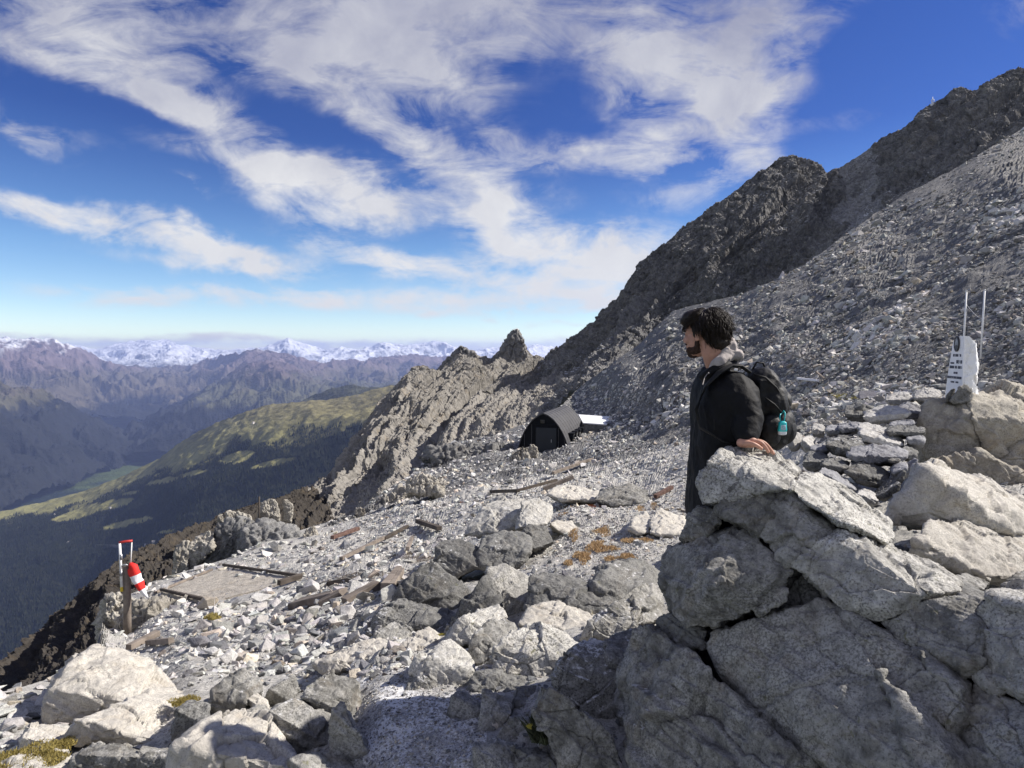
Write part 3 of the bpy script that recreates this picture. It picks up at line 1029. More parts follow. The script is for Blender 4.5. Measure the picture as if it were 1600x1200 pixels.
def rock(fr, d, pts, thick, mat, label, name='boulder', k=110, rough=1.0, crack=1.0, level=None, group=None, flat=False, extra=(), category='boulder', top=0.0, ragged=0.0):
    """pts: (x, y[, dd]) outline in the zoomed frame fr; d: distance (or function); dd: metres further away"""
    global rock_n
    rock_n += 1
    ox, oy, s = FR[fr]
    a = np.array([(q[0]*s+ox, q[1]*s+oy, q[2] if len(q) > 2 else 0.0) for q in pts], float)
    cx, cy = a[:, 0].mean(), a[:, 1].mean()
    if fr in (3, 4):
        d = min(d, float(gdepth(cx, min(a[:, 1].max(), 1260)))*1.03)
    dist = np.array([d(x, y) if callable(d) else d for x, y in a[:, :2]])
    if top:     # lean the upper part back
        ymin, ymax = a[:, 1].min(), a[:, 1].max()
        dist = dist+top*(ymax-a[:, 1])/(ymax-ymin)
    # the inner points stand a little nearer than the outline, so the face bulges
    dm = dist.mean()
    rad = (a[:, 0].max()-a[:, 0].min()+a[:, 1].max()-a[:, 1].min())/4
    gx_ = 1.12 if fr == 4 and d < 10 else 0.995 if fr == 5 else 1.045
    a[:, 0] = cx+(a[:, 0]-cx)*gx_
    a[:, 1] = cy+(a[:, 1]-cy)*gx_
    out = [Praw(x, y, dd+off+0.03*rad/1000*dm) for (x, y, off), dd in zip(a, dist)]
    for (x, y, off), dd in zip(a, dist):
        out.append(Praw(cx+(x-cx)*0.80, cy+(y-cy)*0.80, dd+off-0.05*rad/1000*dm))
        out.append(Praw(cx+(x-cx)*0.80, cy+(y-cy)*0.80+6, dd+off+thick))
    for (x, y, off) in extra:
        X_, Y_ = x*s+ox, y*s+oy
        out.append(Praw(X_, Y_, (d(X_, Y_) if callable(d) else d)+off))
    span = max(a[:, 0].max()-a[:, 0].min(), a[:, 1].max()-a[:, 1].min())
    if level is None:
        level = 7 if span > 130 else 6 if span > 45 else 5 if span > 20 else 4
    c, p, F, size = polytope(out, level, k, rock_n, rough, crack, ragged)
    me = mesh_np(name, p, F, not flat, mat)
    o = link(name, me, None, label=label, category=category, group=group)
    o.location = c
    ROCKS.append((o, cx, cy, span))
    return o


M_gra_top = granite('bare_sunlit_granite', (0.62, 0.61, 0.58), (0.26, 0.255, 0.245), s=0.42, snow=0.12, speck=0.8, crack=0.8, lichen=0.8, warm=0.25)  # fresh rock, paler still: brightness of sunlit tops is put into the colour
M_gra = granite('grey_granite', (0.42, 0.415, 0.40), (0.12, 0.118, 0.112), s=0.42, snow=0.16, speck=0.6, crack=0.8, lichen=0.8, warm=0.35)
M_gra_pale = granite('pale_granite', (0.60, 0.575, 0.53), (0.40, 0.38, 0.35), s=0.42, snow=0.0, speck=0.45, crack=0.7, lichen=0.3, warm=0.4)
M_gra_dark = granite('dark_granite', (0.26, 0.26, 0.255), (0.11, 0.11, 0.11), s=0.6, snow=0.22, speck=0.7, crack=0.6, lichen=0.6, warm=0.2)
M_gra_tan = granite('tan_granite', (0.50, 0.47, 0.41), (0.27, 0.25, 0.22), s=0.8, snow=0.0, speck=0.5, crack=0.8, lichen=0.4, warm=0.7)
M_stone = granite('rubble_stone', (0.58, 0.57, 0.56), (0.30, 0.295, 0.29), s=0.3, snow=0.05, speck=0.5, crack=0.0, lichen=0.2, warm=0.3)
M_slate = granite('slate_stone', (0.36, 0.365, 0.39), (0.17, 0.17, 0.19), s=0.4, snow=0.05, speck=0.4, crack=0.0, lichen=0.2, warm=0.1)

M_gra_snow = granite('frosted_granite', (0.42, 0.415, 0.40), (0.15, 0.148, 0.142), s=0.42, snow=0.75, speck=0.8, crack=0.5, lichen=0.6, warm=0.2)
# --- the outcrop at lower right
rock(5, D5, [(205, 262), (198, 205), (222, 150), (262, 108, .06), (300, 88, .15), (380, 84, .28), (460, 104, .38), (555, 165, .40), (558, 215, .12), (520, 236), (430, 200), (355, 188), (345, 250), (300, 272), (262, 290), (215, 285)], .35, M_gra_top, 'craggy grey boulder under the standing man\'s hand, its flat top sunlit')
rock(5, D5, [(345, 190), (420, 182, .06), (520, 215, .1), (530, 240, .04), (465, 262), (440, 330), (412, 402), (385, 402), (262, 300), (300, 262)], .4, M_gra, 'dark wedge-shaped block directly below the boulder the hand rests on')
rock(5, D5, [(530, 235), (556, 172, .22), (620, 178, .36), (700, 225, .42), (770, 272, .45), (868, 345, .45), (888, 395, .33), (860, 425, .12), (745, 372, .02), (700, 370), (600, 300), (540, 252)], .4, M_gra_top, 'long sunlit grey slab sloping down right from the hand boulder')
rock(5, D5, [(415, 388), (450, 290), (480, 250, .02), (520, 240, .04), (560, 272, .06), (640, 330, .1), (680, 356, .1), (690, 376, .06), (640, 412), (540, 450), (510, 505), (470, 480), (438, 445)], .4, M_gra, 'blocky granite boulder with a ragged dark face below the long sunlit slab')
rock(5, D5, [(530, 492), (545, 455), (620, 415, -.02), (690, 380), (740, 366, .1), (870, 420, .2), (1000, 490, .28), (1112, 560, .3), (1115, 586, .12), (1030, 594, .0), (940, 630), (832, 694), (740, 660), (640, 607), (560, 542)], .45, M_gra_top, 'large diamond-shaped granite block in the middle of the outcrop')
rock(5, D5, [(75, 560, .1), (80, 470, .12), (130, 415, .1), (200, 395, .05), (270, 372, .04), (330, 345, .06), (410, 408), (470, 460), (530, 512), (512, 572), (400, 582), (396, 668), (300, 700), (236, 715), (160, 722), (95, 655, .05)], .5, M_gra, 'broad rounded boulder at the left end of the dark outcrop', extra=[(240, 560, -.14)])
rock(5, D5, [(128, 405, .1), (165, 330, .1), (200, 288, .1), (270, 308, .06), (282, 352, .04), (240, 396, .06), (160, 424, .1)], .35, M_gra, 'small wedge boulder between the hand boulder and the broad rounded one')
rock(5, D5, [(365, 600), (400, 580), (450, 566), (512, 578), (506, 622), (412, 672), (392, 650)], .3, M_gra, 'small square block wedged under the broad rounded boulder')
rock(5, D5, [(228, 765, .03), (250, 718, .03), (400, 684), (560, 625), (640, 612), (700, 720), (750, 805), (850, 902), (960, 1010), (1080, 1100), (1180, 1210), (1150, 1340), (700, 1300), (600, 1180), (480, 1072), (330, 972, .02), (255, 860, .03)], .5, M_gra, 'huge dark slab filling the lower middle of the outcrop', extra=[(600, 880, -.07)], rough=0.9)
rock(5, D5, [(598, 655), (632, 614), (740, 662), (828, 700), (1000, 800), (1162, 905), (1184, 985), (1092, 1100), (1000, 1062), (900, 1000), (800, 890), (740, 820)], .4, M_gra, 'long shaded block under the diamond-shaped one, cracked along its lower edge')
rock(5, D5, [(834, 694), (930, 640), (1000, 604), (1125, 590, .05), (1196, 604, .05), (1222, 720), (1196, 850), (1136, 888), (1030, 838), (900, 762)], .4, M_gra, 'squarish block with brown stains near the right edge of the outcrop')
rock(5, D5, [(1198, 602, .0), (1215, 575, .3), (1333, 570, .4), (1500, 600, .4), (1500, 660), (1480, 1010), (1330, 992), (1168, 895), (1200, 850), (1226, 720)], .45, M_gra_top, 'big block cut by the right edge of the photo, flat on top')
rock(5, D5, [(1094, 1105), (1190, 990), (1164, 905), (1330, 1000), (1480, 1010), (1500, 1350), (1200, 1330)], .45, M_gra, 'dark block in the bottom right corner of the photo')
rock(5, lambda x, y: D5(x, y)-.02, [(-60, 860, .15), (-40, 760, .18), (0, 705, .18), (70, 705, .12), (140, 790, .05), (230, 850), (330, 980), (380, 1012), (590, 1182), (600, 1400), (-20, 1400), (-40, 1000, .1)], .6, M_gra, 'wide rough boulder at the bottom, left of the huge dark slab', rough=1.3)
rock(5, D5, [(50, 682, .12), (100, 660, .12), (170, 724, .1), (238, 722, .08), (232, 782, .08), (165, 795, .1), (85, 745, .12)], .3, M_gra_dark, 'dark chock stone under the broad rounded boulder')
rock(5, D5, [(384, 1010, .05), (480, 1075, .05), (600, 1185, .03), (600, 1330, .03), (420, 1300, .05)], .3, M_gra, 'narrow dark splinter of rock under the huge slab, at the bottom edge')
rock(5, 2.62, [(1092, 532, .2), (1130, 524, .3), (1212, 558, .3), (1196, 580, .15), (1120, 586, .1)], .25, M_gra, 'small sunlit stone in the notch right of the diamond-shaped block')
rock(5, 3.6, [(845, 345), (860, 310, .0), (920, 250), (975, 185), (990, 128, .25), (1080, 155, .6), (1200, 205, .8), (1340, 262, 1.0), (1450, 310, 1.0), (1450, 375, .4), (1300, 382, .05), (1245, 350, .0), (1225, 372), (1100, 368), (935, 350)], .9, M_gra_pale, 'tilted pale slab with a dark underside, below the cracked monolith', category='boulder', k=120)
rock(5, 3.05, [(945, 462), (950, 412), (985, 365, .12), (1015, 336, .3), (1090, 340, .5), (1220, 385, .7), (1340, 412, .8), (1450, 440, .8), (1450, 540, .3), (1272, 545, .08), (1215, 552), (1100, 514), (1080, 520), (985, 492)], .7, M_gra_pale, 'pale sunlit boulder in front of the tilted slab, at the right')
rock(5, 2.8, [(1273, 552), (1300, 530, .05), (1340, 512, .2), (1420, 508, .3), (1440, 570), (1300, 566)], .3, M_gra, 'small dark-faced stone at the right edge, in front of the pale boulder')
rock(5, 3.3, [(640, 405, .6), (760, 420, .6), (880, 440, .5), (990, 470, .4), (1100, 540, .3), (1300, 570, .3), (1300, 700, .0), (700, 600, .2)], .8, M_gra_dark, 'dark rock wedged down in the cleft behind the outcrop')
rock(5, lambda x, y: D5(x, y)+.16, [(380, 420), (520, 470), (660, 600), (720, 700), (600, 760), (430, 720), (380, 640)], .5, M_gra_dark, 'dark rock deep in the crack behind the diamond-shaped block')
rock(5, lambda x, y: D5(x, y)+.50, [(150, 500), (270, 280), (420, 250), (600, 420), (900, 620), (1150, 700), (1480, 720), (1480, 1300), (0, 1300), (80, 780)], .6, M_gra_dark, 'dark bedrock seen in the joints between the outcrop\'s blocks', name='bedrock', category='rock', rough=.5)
# --- the monolith that carries the memorial
rock(7, 7.0, [(760, 720, .3), (768, 680, .3), (800, 652, .3), (870, 640, .3), (960, 650, .4), (1012, 660, .3), (1002, 720), (1036, 830), (1044, 900), (1000, 1000), (850, 1010), (715, 975, .5), (735, 850, .4)], 1.2, M_gra_tan, 'tall dark-sided rock under the white memorial stone', category='rock', k=110)
rock(7, 6.9, [(1010, 650, .3), (1030, 615, .6), (1120, 596, .9), (1263, 610, 1.0), (1420, 640, 1.0), (1450, 760), (1430, 1050), (1263, 1080), (1160, 960), (1094, 945), (1050, 895), (1006, 720)], 1.4, M_gra_tan, 'big tan cracked rock right of the memorial, cut by the photo\'s edge', category='rock', k=110)
rock(7, 6.7, [(960, 935), (1040, 900), (1100, 945), (1170, 960), (1280, 1080), (1440, 1090), (1440, 1250), (1200, 1180), (990, 1100), (820, 960)], 1.2, M_gra_tan, 'low tan ledge at the foot of the cracked rock', category='rock')
rock(7, 7.15, [(875, 655), (880, 620), (900, 595), (925, 590), (905, 640), (888, 658)], .25, M_gra_dark, 'thin dark upright stone at the front foot of the memorial', category='stone')
rock(7, 7.1, [(900, 650), (925, 610), (950, 580), (968, 572, .02), (1000, 592, .03), (1012, 650), (960, 668), (920, 664)], .25, M_gra_dark, 'dark pointed stone propped against the foot of the memorial', category='stone')
# --- loose wall of big stones right of the man
WALL = [(540, 915, 280, 92, 2, 5.6, 'longest'), (495, 1010, 215, 105, 14, 5.4, 'lowest of the large blocks'), (380, 880, 200, 82, 10, 5.8, ''), (230, 945, 120, 88, 0, 5.7, ''), (330, 965, 130, 66, 8, 5.5, ''),
        (340, 1040, 210, 62, 26, 5.2, ''), (490, 1120, 110, 66, 15, 5.0, ''), (590, 1085, 130, 62, -35, 5.1, ''), (560, 835, 230, 62, 14, 6.1, ''), (515, 790, 150, 52, 8, 6.4, ''), (400, 780, 110, 52, -6, 6.5, ''),
        (470, 710, 180, 70, 4, 7.4, ''), (425, 690, 90, 66, -30, 7.5, ''), (590, 715, 230, 66, -4, 7.2, ''), (645, 640, 130, 60, 0, 8.4, ''), (790, 625, 130, 66, 0, 8.0, ''), (695, 905, 90, 66, 10, 5.9, ''), (675, 800, 190, 50, 2, 6.2, ''),
        (730, 838, 90, 60, 0, 6.1, ''), (700, 700, 130, 70, 10, 7.6, ''), (660, 765, 130, 34, -4, 6.6, ''), (255, 890, 90, 44, 0, 6.0, ''), (325, 792, 80, 46, 0, 6.6, ''), (250, 790, 66, 54, 10, 7.0, ''),
        (645, 985, 90, 60, -25, 5.3, ''), (690, 980, 110, 46, -40, 5.4, ''), (640, 1030, 90, 50, -50, 5.2, ''), (620, 940, 60, 40, 0, 5.5, ''), (380, 830, 80, 30, 0, 6.3, ''), (130, 845, 80, 80, 60, 6.6, ''), (200, 860, 70, 62, 40, 6.4, '')]
WL = ['longest flat stone in the middle of the loose wall', 'thick dark block under the longest stone of the wall', 'brownish stone left of the longest wall stone', 'snow-dusted square block at the left end of the loose wall', 'grey block right of the snow-dusted one in the wall',
      'long stone sloping down right at the foot of the loose wall', 'pale small block at the very bottom of the loose wall', 'tilted stone leaning right at the foot of the wall', 'pale wedge on top of the longest wall stone', 'flat slab with a broken end above the pale wedge', 'light grey block behind the brownish wall stone',
      'long flat-topped block in the back row of the wall', 'pointed stone leaning up at the back row\'s left end', 'long dark stone in the back row below the bright one', 'bright tan stone standing behind the back row', 'bright block beside the tall rock under the memorial', 'small dark block at the longest wall stone\'s right end', 'thin dark slab lying below the back row', 'dark stone against the left side of the monolith', 'brown squarish stone at the right of the back row',
      'thin plate under the back row\'s right half', 'thin stone on top of the snow-dusted block', 'small dark stone behind the brownish wall stone', 'small pale stone beyond the wall\'s left end', 'tilted stone between the thick dark block and the monolith', 'leaning plate against the foot of the monolith', 'lowest leaning plate right of the thick dark block', 'small wedge stuck right of the thick dark block', 'thin flake lying on the brownish wall stone',
      'bright white stone right beside the backpack', 'grey stone between the bright white stone and the wall']
for (cx, cy, w, h, r_, d_, _), lb in zip(WALL, WL):
    rng = np.random.RandomState(int(cx*7+cy))
    a = np.radians(r_)
    pts = []
    for (ux, uy) in [(-.5, .1), (-.42, -.32), (-.15, -.5), (.2, -.46), (.44, -.22), (.5, .15), (.36, .45), (0, .5), (-.35, .42)]:
        x, y = (ux+rng.uniform(-.05, .05))*w, (uy+rng.uniform(-.08, .08))*h
        pts.append((cx+x*np.cos(a)-y*np.sin(a), cy+x*np.sin(a)+y*np.cos(a), 0.25*(uy < 0)*(d_/6)))
    rock(7, d_, pts, .5, M_slate if rng.rand() < .5 and 'white' not in lb and 'pale' not in lb and 'bright' not in lb else (M_stone if 'bright' in lb or 'pale' in lb or 'white' in lb else M_gra_dark), lb, 'wall_stone', category='stone', group='stones of the loose wall right of the man', k=120, level=6 if w > 100 else 5)

# --- middle outcrop (frame 4)
MID = [
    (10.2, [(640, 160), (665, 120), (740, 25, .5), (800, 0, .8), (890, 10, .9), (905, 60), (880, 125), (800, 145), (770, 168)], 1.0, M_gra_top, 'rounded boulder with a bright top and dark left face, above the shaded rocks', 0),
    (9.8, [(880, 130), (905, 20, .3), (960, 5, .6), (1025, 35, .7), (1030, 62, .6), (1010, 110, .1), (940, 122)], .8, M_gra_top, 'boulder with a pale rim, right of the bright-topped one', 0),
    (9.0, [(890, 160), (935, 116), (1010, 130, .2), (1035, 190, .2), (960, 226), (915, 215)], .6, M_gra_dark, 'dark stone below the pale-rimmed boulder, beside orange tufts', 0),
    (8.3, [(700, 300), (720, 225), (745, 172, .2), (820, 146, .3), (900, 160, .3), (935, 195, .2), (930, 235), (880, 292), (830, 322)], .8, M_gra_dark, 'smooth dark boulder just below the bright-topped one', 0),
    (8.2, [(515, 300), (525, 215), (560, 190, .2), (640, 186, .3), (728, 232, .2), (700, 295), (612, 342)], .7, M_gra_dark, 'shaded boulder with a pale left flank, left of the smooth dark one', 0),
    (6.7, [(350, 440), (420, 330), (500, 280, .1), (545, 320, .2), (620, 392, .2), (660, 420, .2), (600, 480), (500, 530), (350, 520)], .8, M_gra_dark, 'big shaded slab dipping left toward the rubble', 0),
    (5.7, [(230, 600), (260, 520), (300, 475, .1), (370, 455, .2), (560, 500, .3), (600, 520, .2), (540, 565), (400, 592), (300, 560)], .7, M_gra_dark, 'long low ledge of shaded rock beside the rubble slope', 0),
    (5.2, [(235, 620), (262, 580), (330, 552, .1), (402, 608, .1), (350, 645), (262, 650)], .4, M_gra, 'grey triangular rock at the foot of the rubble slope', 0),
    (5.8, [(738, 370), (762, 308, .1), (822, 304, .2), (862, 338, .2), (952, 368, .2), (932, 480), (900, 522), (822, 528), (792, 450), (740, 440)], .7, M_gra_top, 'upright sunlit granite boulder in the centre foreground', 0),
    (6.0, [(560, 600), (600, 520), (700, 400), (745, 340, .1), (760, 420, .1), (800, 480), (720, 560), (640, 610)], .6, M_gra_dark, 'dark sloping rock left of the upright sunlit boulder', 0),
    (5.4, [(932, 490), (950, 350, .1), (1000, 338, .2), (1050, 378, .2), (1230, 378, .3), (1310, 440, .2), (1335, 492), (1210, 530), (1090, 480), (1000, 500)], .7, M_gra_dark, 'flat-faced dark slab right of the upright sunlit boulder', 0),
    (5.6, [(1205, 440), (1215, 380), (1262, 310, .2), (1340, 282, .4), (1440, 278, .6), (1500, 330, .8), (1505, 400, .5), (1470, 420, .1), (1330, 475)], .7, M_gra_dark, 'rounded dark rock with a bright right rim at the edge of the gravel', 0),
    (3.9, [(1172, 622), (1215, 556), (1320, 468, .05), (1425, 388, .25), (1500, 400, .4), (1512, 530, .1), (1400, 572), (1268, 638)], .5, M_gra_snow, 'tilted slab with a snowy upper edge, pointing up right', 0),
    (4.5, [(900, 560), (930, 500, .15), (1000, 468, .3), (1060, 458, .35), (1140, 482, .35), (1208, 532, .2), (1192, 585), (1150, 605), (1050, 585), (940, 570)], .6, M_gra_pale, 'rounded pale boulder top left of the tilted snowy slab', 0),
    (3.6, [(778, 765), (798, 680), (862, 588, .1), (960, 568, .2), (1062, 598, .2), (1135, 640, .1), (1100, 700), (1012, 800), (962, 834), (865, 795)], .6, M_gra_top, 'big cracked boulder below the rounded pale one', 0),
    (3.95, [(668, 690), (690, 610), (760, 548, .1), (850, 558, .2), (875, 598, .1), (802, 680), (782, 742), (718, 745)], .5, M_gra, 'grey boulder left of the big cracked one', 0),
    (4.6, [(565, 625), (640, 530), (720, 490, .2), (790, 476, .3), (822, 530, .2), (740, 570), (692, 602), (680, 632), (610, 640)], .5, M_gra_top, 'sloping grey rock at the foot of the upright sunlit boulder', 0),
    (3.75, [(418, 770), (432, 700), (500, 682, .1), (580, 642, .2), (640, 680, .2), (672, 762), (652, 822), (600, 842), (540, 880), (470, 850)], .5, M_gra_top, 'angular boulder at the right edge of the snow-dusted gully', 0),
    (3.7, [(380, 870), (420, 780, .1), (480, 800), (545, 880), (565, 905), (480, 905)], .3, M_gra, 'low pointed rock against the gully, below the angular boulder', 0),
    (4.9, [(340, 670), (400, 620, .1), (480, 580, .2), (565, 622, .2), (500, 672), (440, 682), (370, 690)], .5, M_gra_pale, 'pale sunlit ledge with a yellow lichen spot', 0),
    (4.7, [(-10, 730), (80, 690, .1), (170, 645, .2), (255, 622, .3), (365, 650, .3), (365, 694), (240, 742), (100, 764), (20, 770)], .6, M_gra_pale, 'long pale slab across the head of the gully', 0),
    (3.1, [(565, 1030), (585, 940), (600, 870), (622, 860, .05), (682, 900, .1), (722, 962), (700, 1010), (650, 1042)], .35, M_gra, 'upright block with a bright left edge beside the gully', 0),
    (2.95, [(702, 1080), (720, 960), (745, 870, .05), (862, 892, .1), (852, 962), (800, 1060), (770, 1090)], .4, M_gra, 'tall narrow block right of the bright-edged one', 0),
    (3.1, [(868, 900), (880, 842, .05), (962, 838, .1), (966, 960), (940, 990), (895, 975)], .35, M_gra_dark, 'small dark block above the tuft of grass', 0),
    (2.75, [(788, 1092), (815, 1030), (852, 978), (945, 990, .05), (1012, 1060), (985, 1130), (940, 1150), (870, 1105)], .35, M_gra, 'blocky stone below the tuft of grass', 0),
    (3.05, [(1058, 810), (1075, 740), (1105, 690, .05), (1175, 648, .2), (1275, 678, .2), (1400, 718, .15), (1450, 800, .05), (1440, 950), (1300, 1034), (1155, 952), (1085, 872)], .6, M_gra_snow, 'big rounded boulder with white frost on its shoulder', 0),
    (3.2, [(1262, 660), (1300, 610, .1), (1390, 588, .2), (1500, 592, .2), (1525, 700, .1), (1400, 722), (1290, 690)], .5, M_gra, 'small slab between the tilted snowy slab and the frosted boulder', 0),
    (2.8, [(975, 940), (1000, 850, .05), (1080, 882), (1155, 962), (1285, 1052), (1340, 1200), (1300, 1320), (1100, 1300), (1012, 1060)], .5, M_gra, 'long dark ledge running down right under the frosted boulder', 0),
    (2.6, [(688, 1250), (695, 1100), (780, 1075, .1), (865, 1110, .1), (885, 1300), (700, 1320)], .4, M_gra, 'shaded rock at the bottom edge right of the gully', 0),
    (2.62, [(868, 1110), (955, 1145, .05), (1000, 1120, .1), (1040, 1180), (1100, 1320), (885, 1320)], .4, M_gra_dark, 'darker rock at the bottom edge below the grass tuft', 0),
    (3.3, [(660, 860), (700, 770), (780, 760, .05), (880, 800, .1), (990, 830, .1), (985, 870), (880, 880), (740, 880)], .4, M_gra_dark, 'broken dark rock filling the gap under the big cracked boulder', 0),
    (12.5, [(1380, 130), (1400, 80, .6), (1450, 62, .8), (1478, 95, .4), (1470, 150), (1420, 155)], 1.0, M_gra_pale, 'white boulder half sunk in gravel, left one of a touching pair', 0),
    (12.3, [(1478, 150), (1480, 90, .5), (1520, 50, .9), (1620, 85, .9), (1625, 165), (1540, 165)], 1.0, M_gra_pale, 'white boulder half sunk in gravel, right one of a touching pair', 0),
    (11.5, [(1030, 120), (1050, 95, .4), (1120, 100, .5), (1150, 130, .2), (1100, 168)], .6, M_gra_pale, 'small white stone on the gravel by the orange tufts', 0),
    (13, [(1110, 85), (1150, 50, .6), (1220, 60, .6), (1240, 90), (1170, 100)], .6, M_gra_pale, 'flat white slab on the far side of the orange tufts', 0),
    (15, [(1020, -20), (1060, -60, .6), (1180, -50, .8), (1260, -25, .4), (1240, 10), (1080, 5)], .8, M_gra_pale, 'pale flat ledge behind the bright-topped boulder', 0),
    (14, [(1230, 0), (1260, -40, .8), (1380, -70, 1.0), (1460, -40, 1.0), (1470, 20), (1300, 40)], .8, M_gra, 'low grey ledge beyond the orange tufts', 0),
]
for (d_, pts, th, mt, lb, tp) in MID:
    rock(4, d_, pts, th, mt, lb, top=0.12*d_*0.3)
# --- left foreground (frame 3)
LEFT = [
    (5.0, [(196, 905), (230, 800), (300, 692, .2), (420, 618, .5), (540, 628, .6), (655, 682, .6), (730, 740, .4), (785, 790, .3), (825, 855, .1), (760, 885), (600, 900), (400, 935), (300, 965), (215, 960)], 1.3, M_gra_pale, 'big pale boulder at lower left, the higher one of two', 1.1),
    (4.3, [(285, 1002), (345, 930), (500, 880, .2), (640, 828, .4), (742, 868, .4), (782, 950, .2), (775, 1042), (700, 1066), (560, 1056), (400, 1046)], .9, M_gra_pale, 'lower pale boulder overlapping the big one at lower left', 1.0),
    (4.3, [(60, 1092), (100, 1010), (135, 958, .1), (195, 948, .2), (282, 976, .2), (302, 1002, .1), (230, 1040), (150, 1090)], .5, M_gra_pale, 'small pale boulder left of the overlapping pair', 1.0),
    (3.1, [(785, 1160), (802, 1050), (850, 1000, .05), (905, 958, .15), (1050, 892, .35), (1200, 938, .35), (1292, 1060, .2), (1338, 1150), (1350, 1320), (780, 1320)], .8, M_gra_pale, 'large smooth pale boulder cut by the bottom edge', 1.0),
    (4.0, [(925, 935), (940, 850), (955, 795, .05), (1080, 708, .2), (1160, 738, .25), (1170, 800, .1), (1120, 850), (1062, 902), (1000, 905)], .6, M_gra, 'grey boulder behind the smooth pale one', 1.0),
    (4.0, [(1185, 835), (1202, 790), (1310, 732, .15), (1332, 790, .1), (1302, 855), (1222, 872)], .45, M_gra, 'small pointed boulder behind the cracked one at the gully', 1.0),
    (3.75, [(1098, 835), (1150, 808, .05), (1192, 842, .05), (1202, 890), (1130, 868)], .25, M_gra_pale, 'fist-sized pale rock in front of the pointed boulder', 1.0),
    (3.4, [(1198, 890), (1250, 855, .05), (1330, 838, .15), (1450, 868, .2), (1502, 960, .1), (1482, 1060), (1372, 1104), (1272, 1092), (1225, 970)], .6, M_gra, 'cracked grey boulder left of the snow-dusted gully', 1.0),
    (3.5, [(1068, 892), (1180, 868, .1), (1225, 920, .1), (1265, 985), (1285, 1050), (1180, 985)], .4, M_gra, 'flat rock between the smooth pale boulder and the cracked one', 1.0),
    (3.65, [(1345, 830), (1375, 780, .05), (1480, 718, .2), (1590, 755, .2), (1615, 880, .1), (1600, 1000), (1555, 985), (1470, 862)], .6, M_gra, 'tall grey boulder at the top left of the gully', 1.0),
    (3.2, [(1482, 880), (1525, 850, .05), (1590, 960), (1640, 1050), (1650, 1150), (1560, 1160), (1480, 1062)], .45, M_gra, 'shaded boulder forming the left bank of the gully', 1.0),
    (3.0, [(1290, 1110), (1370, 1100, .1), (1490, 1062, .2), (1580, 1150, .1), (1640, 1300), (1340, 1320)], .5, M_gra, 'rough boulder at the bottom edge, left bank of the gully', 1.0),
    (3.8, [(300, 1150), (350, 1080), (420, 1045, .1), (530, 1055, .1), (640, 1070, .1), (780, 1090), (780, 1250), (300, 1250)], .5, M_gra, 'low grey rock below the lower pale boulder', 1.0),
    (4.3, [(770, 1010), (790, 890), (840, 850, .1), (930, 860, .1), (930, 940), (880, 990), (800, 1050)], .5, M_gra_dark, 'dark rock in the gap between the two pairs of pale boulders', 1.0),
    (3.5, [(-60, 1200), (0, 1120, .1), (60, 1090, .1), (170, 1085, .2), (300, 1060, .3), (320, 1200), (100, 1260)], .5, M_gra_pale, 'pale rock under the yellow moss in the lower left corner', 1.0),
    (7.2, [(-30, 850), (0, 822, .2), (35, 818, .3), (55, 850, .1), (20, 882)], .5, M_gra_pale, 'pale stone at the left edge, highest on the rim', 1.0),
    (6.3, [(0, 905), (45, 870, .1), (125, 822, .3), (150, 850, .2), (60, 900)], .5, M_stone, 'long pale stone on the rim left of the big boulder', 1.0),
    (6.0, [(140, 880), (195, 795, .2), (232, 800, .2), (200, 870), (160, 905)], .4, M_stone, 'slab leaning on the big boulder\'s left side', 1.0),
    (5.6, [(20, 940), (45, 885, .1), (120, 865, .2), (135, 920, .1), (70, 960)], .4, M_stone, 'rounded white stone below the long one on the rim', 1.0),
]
for (d_, pts, th, mt, lb, tp) in LEFT:
    rock(3, d_, pts, th, mt, lb)
# far landmarks among the cliffs
rock(2, 232, [(938, 215), (945, 190), (985, 165), (990, 135), (1002, 124), (1006, 106), (1022, 104), (1032, 128), (1048, 142), (1058, 170), (1068, 230), (1062, 300), (1010, 340), (985, 360), (960, 300)], 10, M_cliff, 'slender dark rock tower standing up from the side ridge', 'cliff_tower', category='rock tower', rough=0.8, k=110, ragged=1.4)
rock(2, 228, [(670, 285), (700, 240), (735, 215), (762, 180), (790, 178), (815, 200), (845, 225), (850, 290), (760, 330)], 12, M_cliff, 'broad pointed rock peak on the ridge left of the tower', 'cliff_peak', category='rock peak', rough=0.8, k=110, ragged=1.4)

# ------------------------------------------------------------------ loose stones
M_rub = granite('loose_rubble', (0.60, 0.595, 0.585), (0.38, 0.375, 0.37), s=1.0, snow=0.0, speck=0.35, crack=0.0, lichen=0.0, warm=0.2, attr=True)


def stone_proto(seed, n=12, flat=0.5):
    rs = np.random.RandomState(seed)
    v = rs.normal(size=(n, 3))
    v /= np.linalg.norm(v, axis=1)[:, None]
    v = np.sign(v)*np.abs(v)**0.7
    v *= np.array([1.0, rs.uniform(.6, .95), rs.uniform(flat*0.6, flat*1.2)])*rs.uniform(0.85, 1.1, (n, 1))
    b = bmesh.new()
    for q in v:
        b.verts.new(q*0.5)
    bmesh.ops.convex_hull(b, input=b.verts)
    for q in [q for q in b.verts if not q.link_faces]:
        b.verts.remove(q)
    bmesh.ops.recalc_face_normals(b, faces=b.faces)
    bmesh.ops.triangulate(b, faces=b.faces)
    b.verts.index_update()
    V = np.array([q.co[:] for q in b.verts])
    F = np.array([[q.index for q in f.verts] for f in b.faces])
    b.free()
    return V, F


PROTO = [stone_proto(100+i, 9+i % 5, (0.35, 0.55, 0.75)[i % 3]) for i in range(18)]


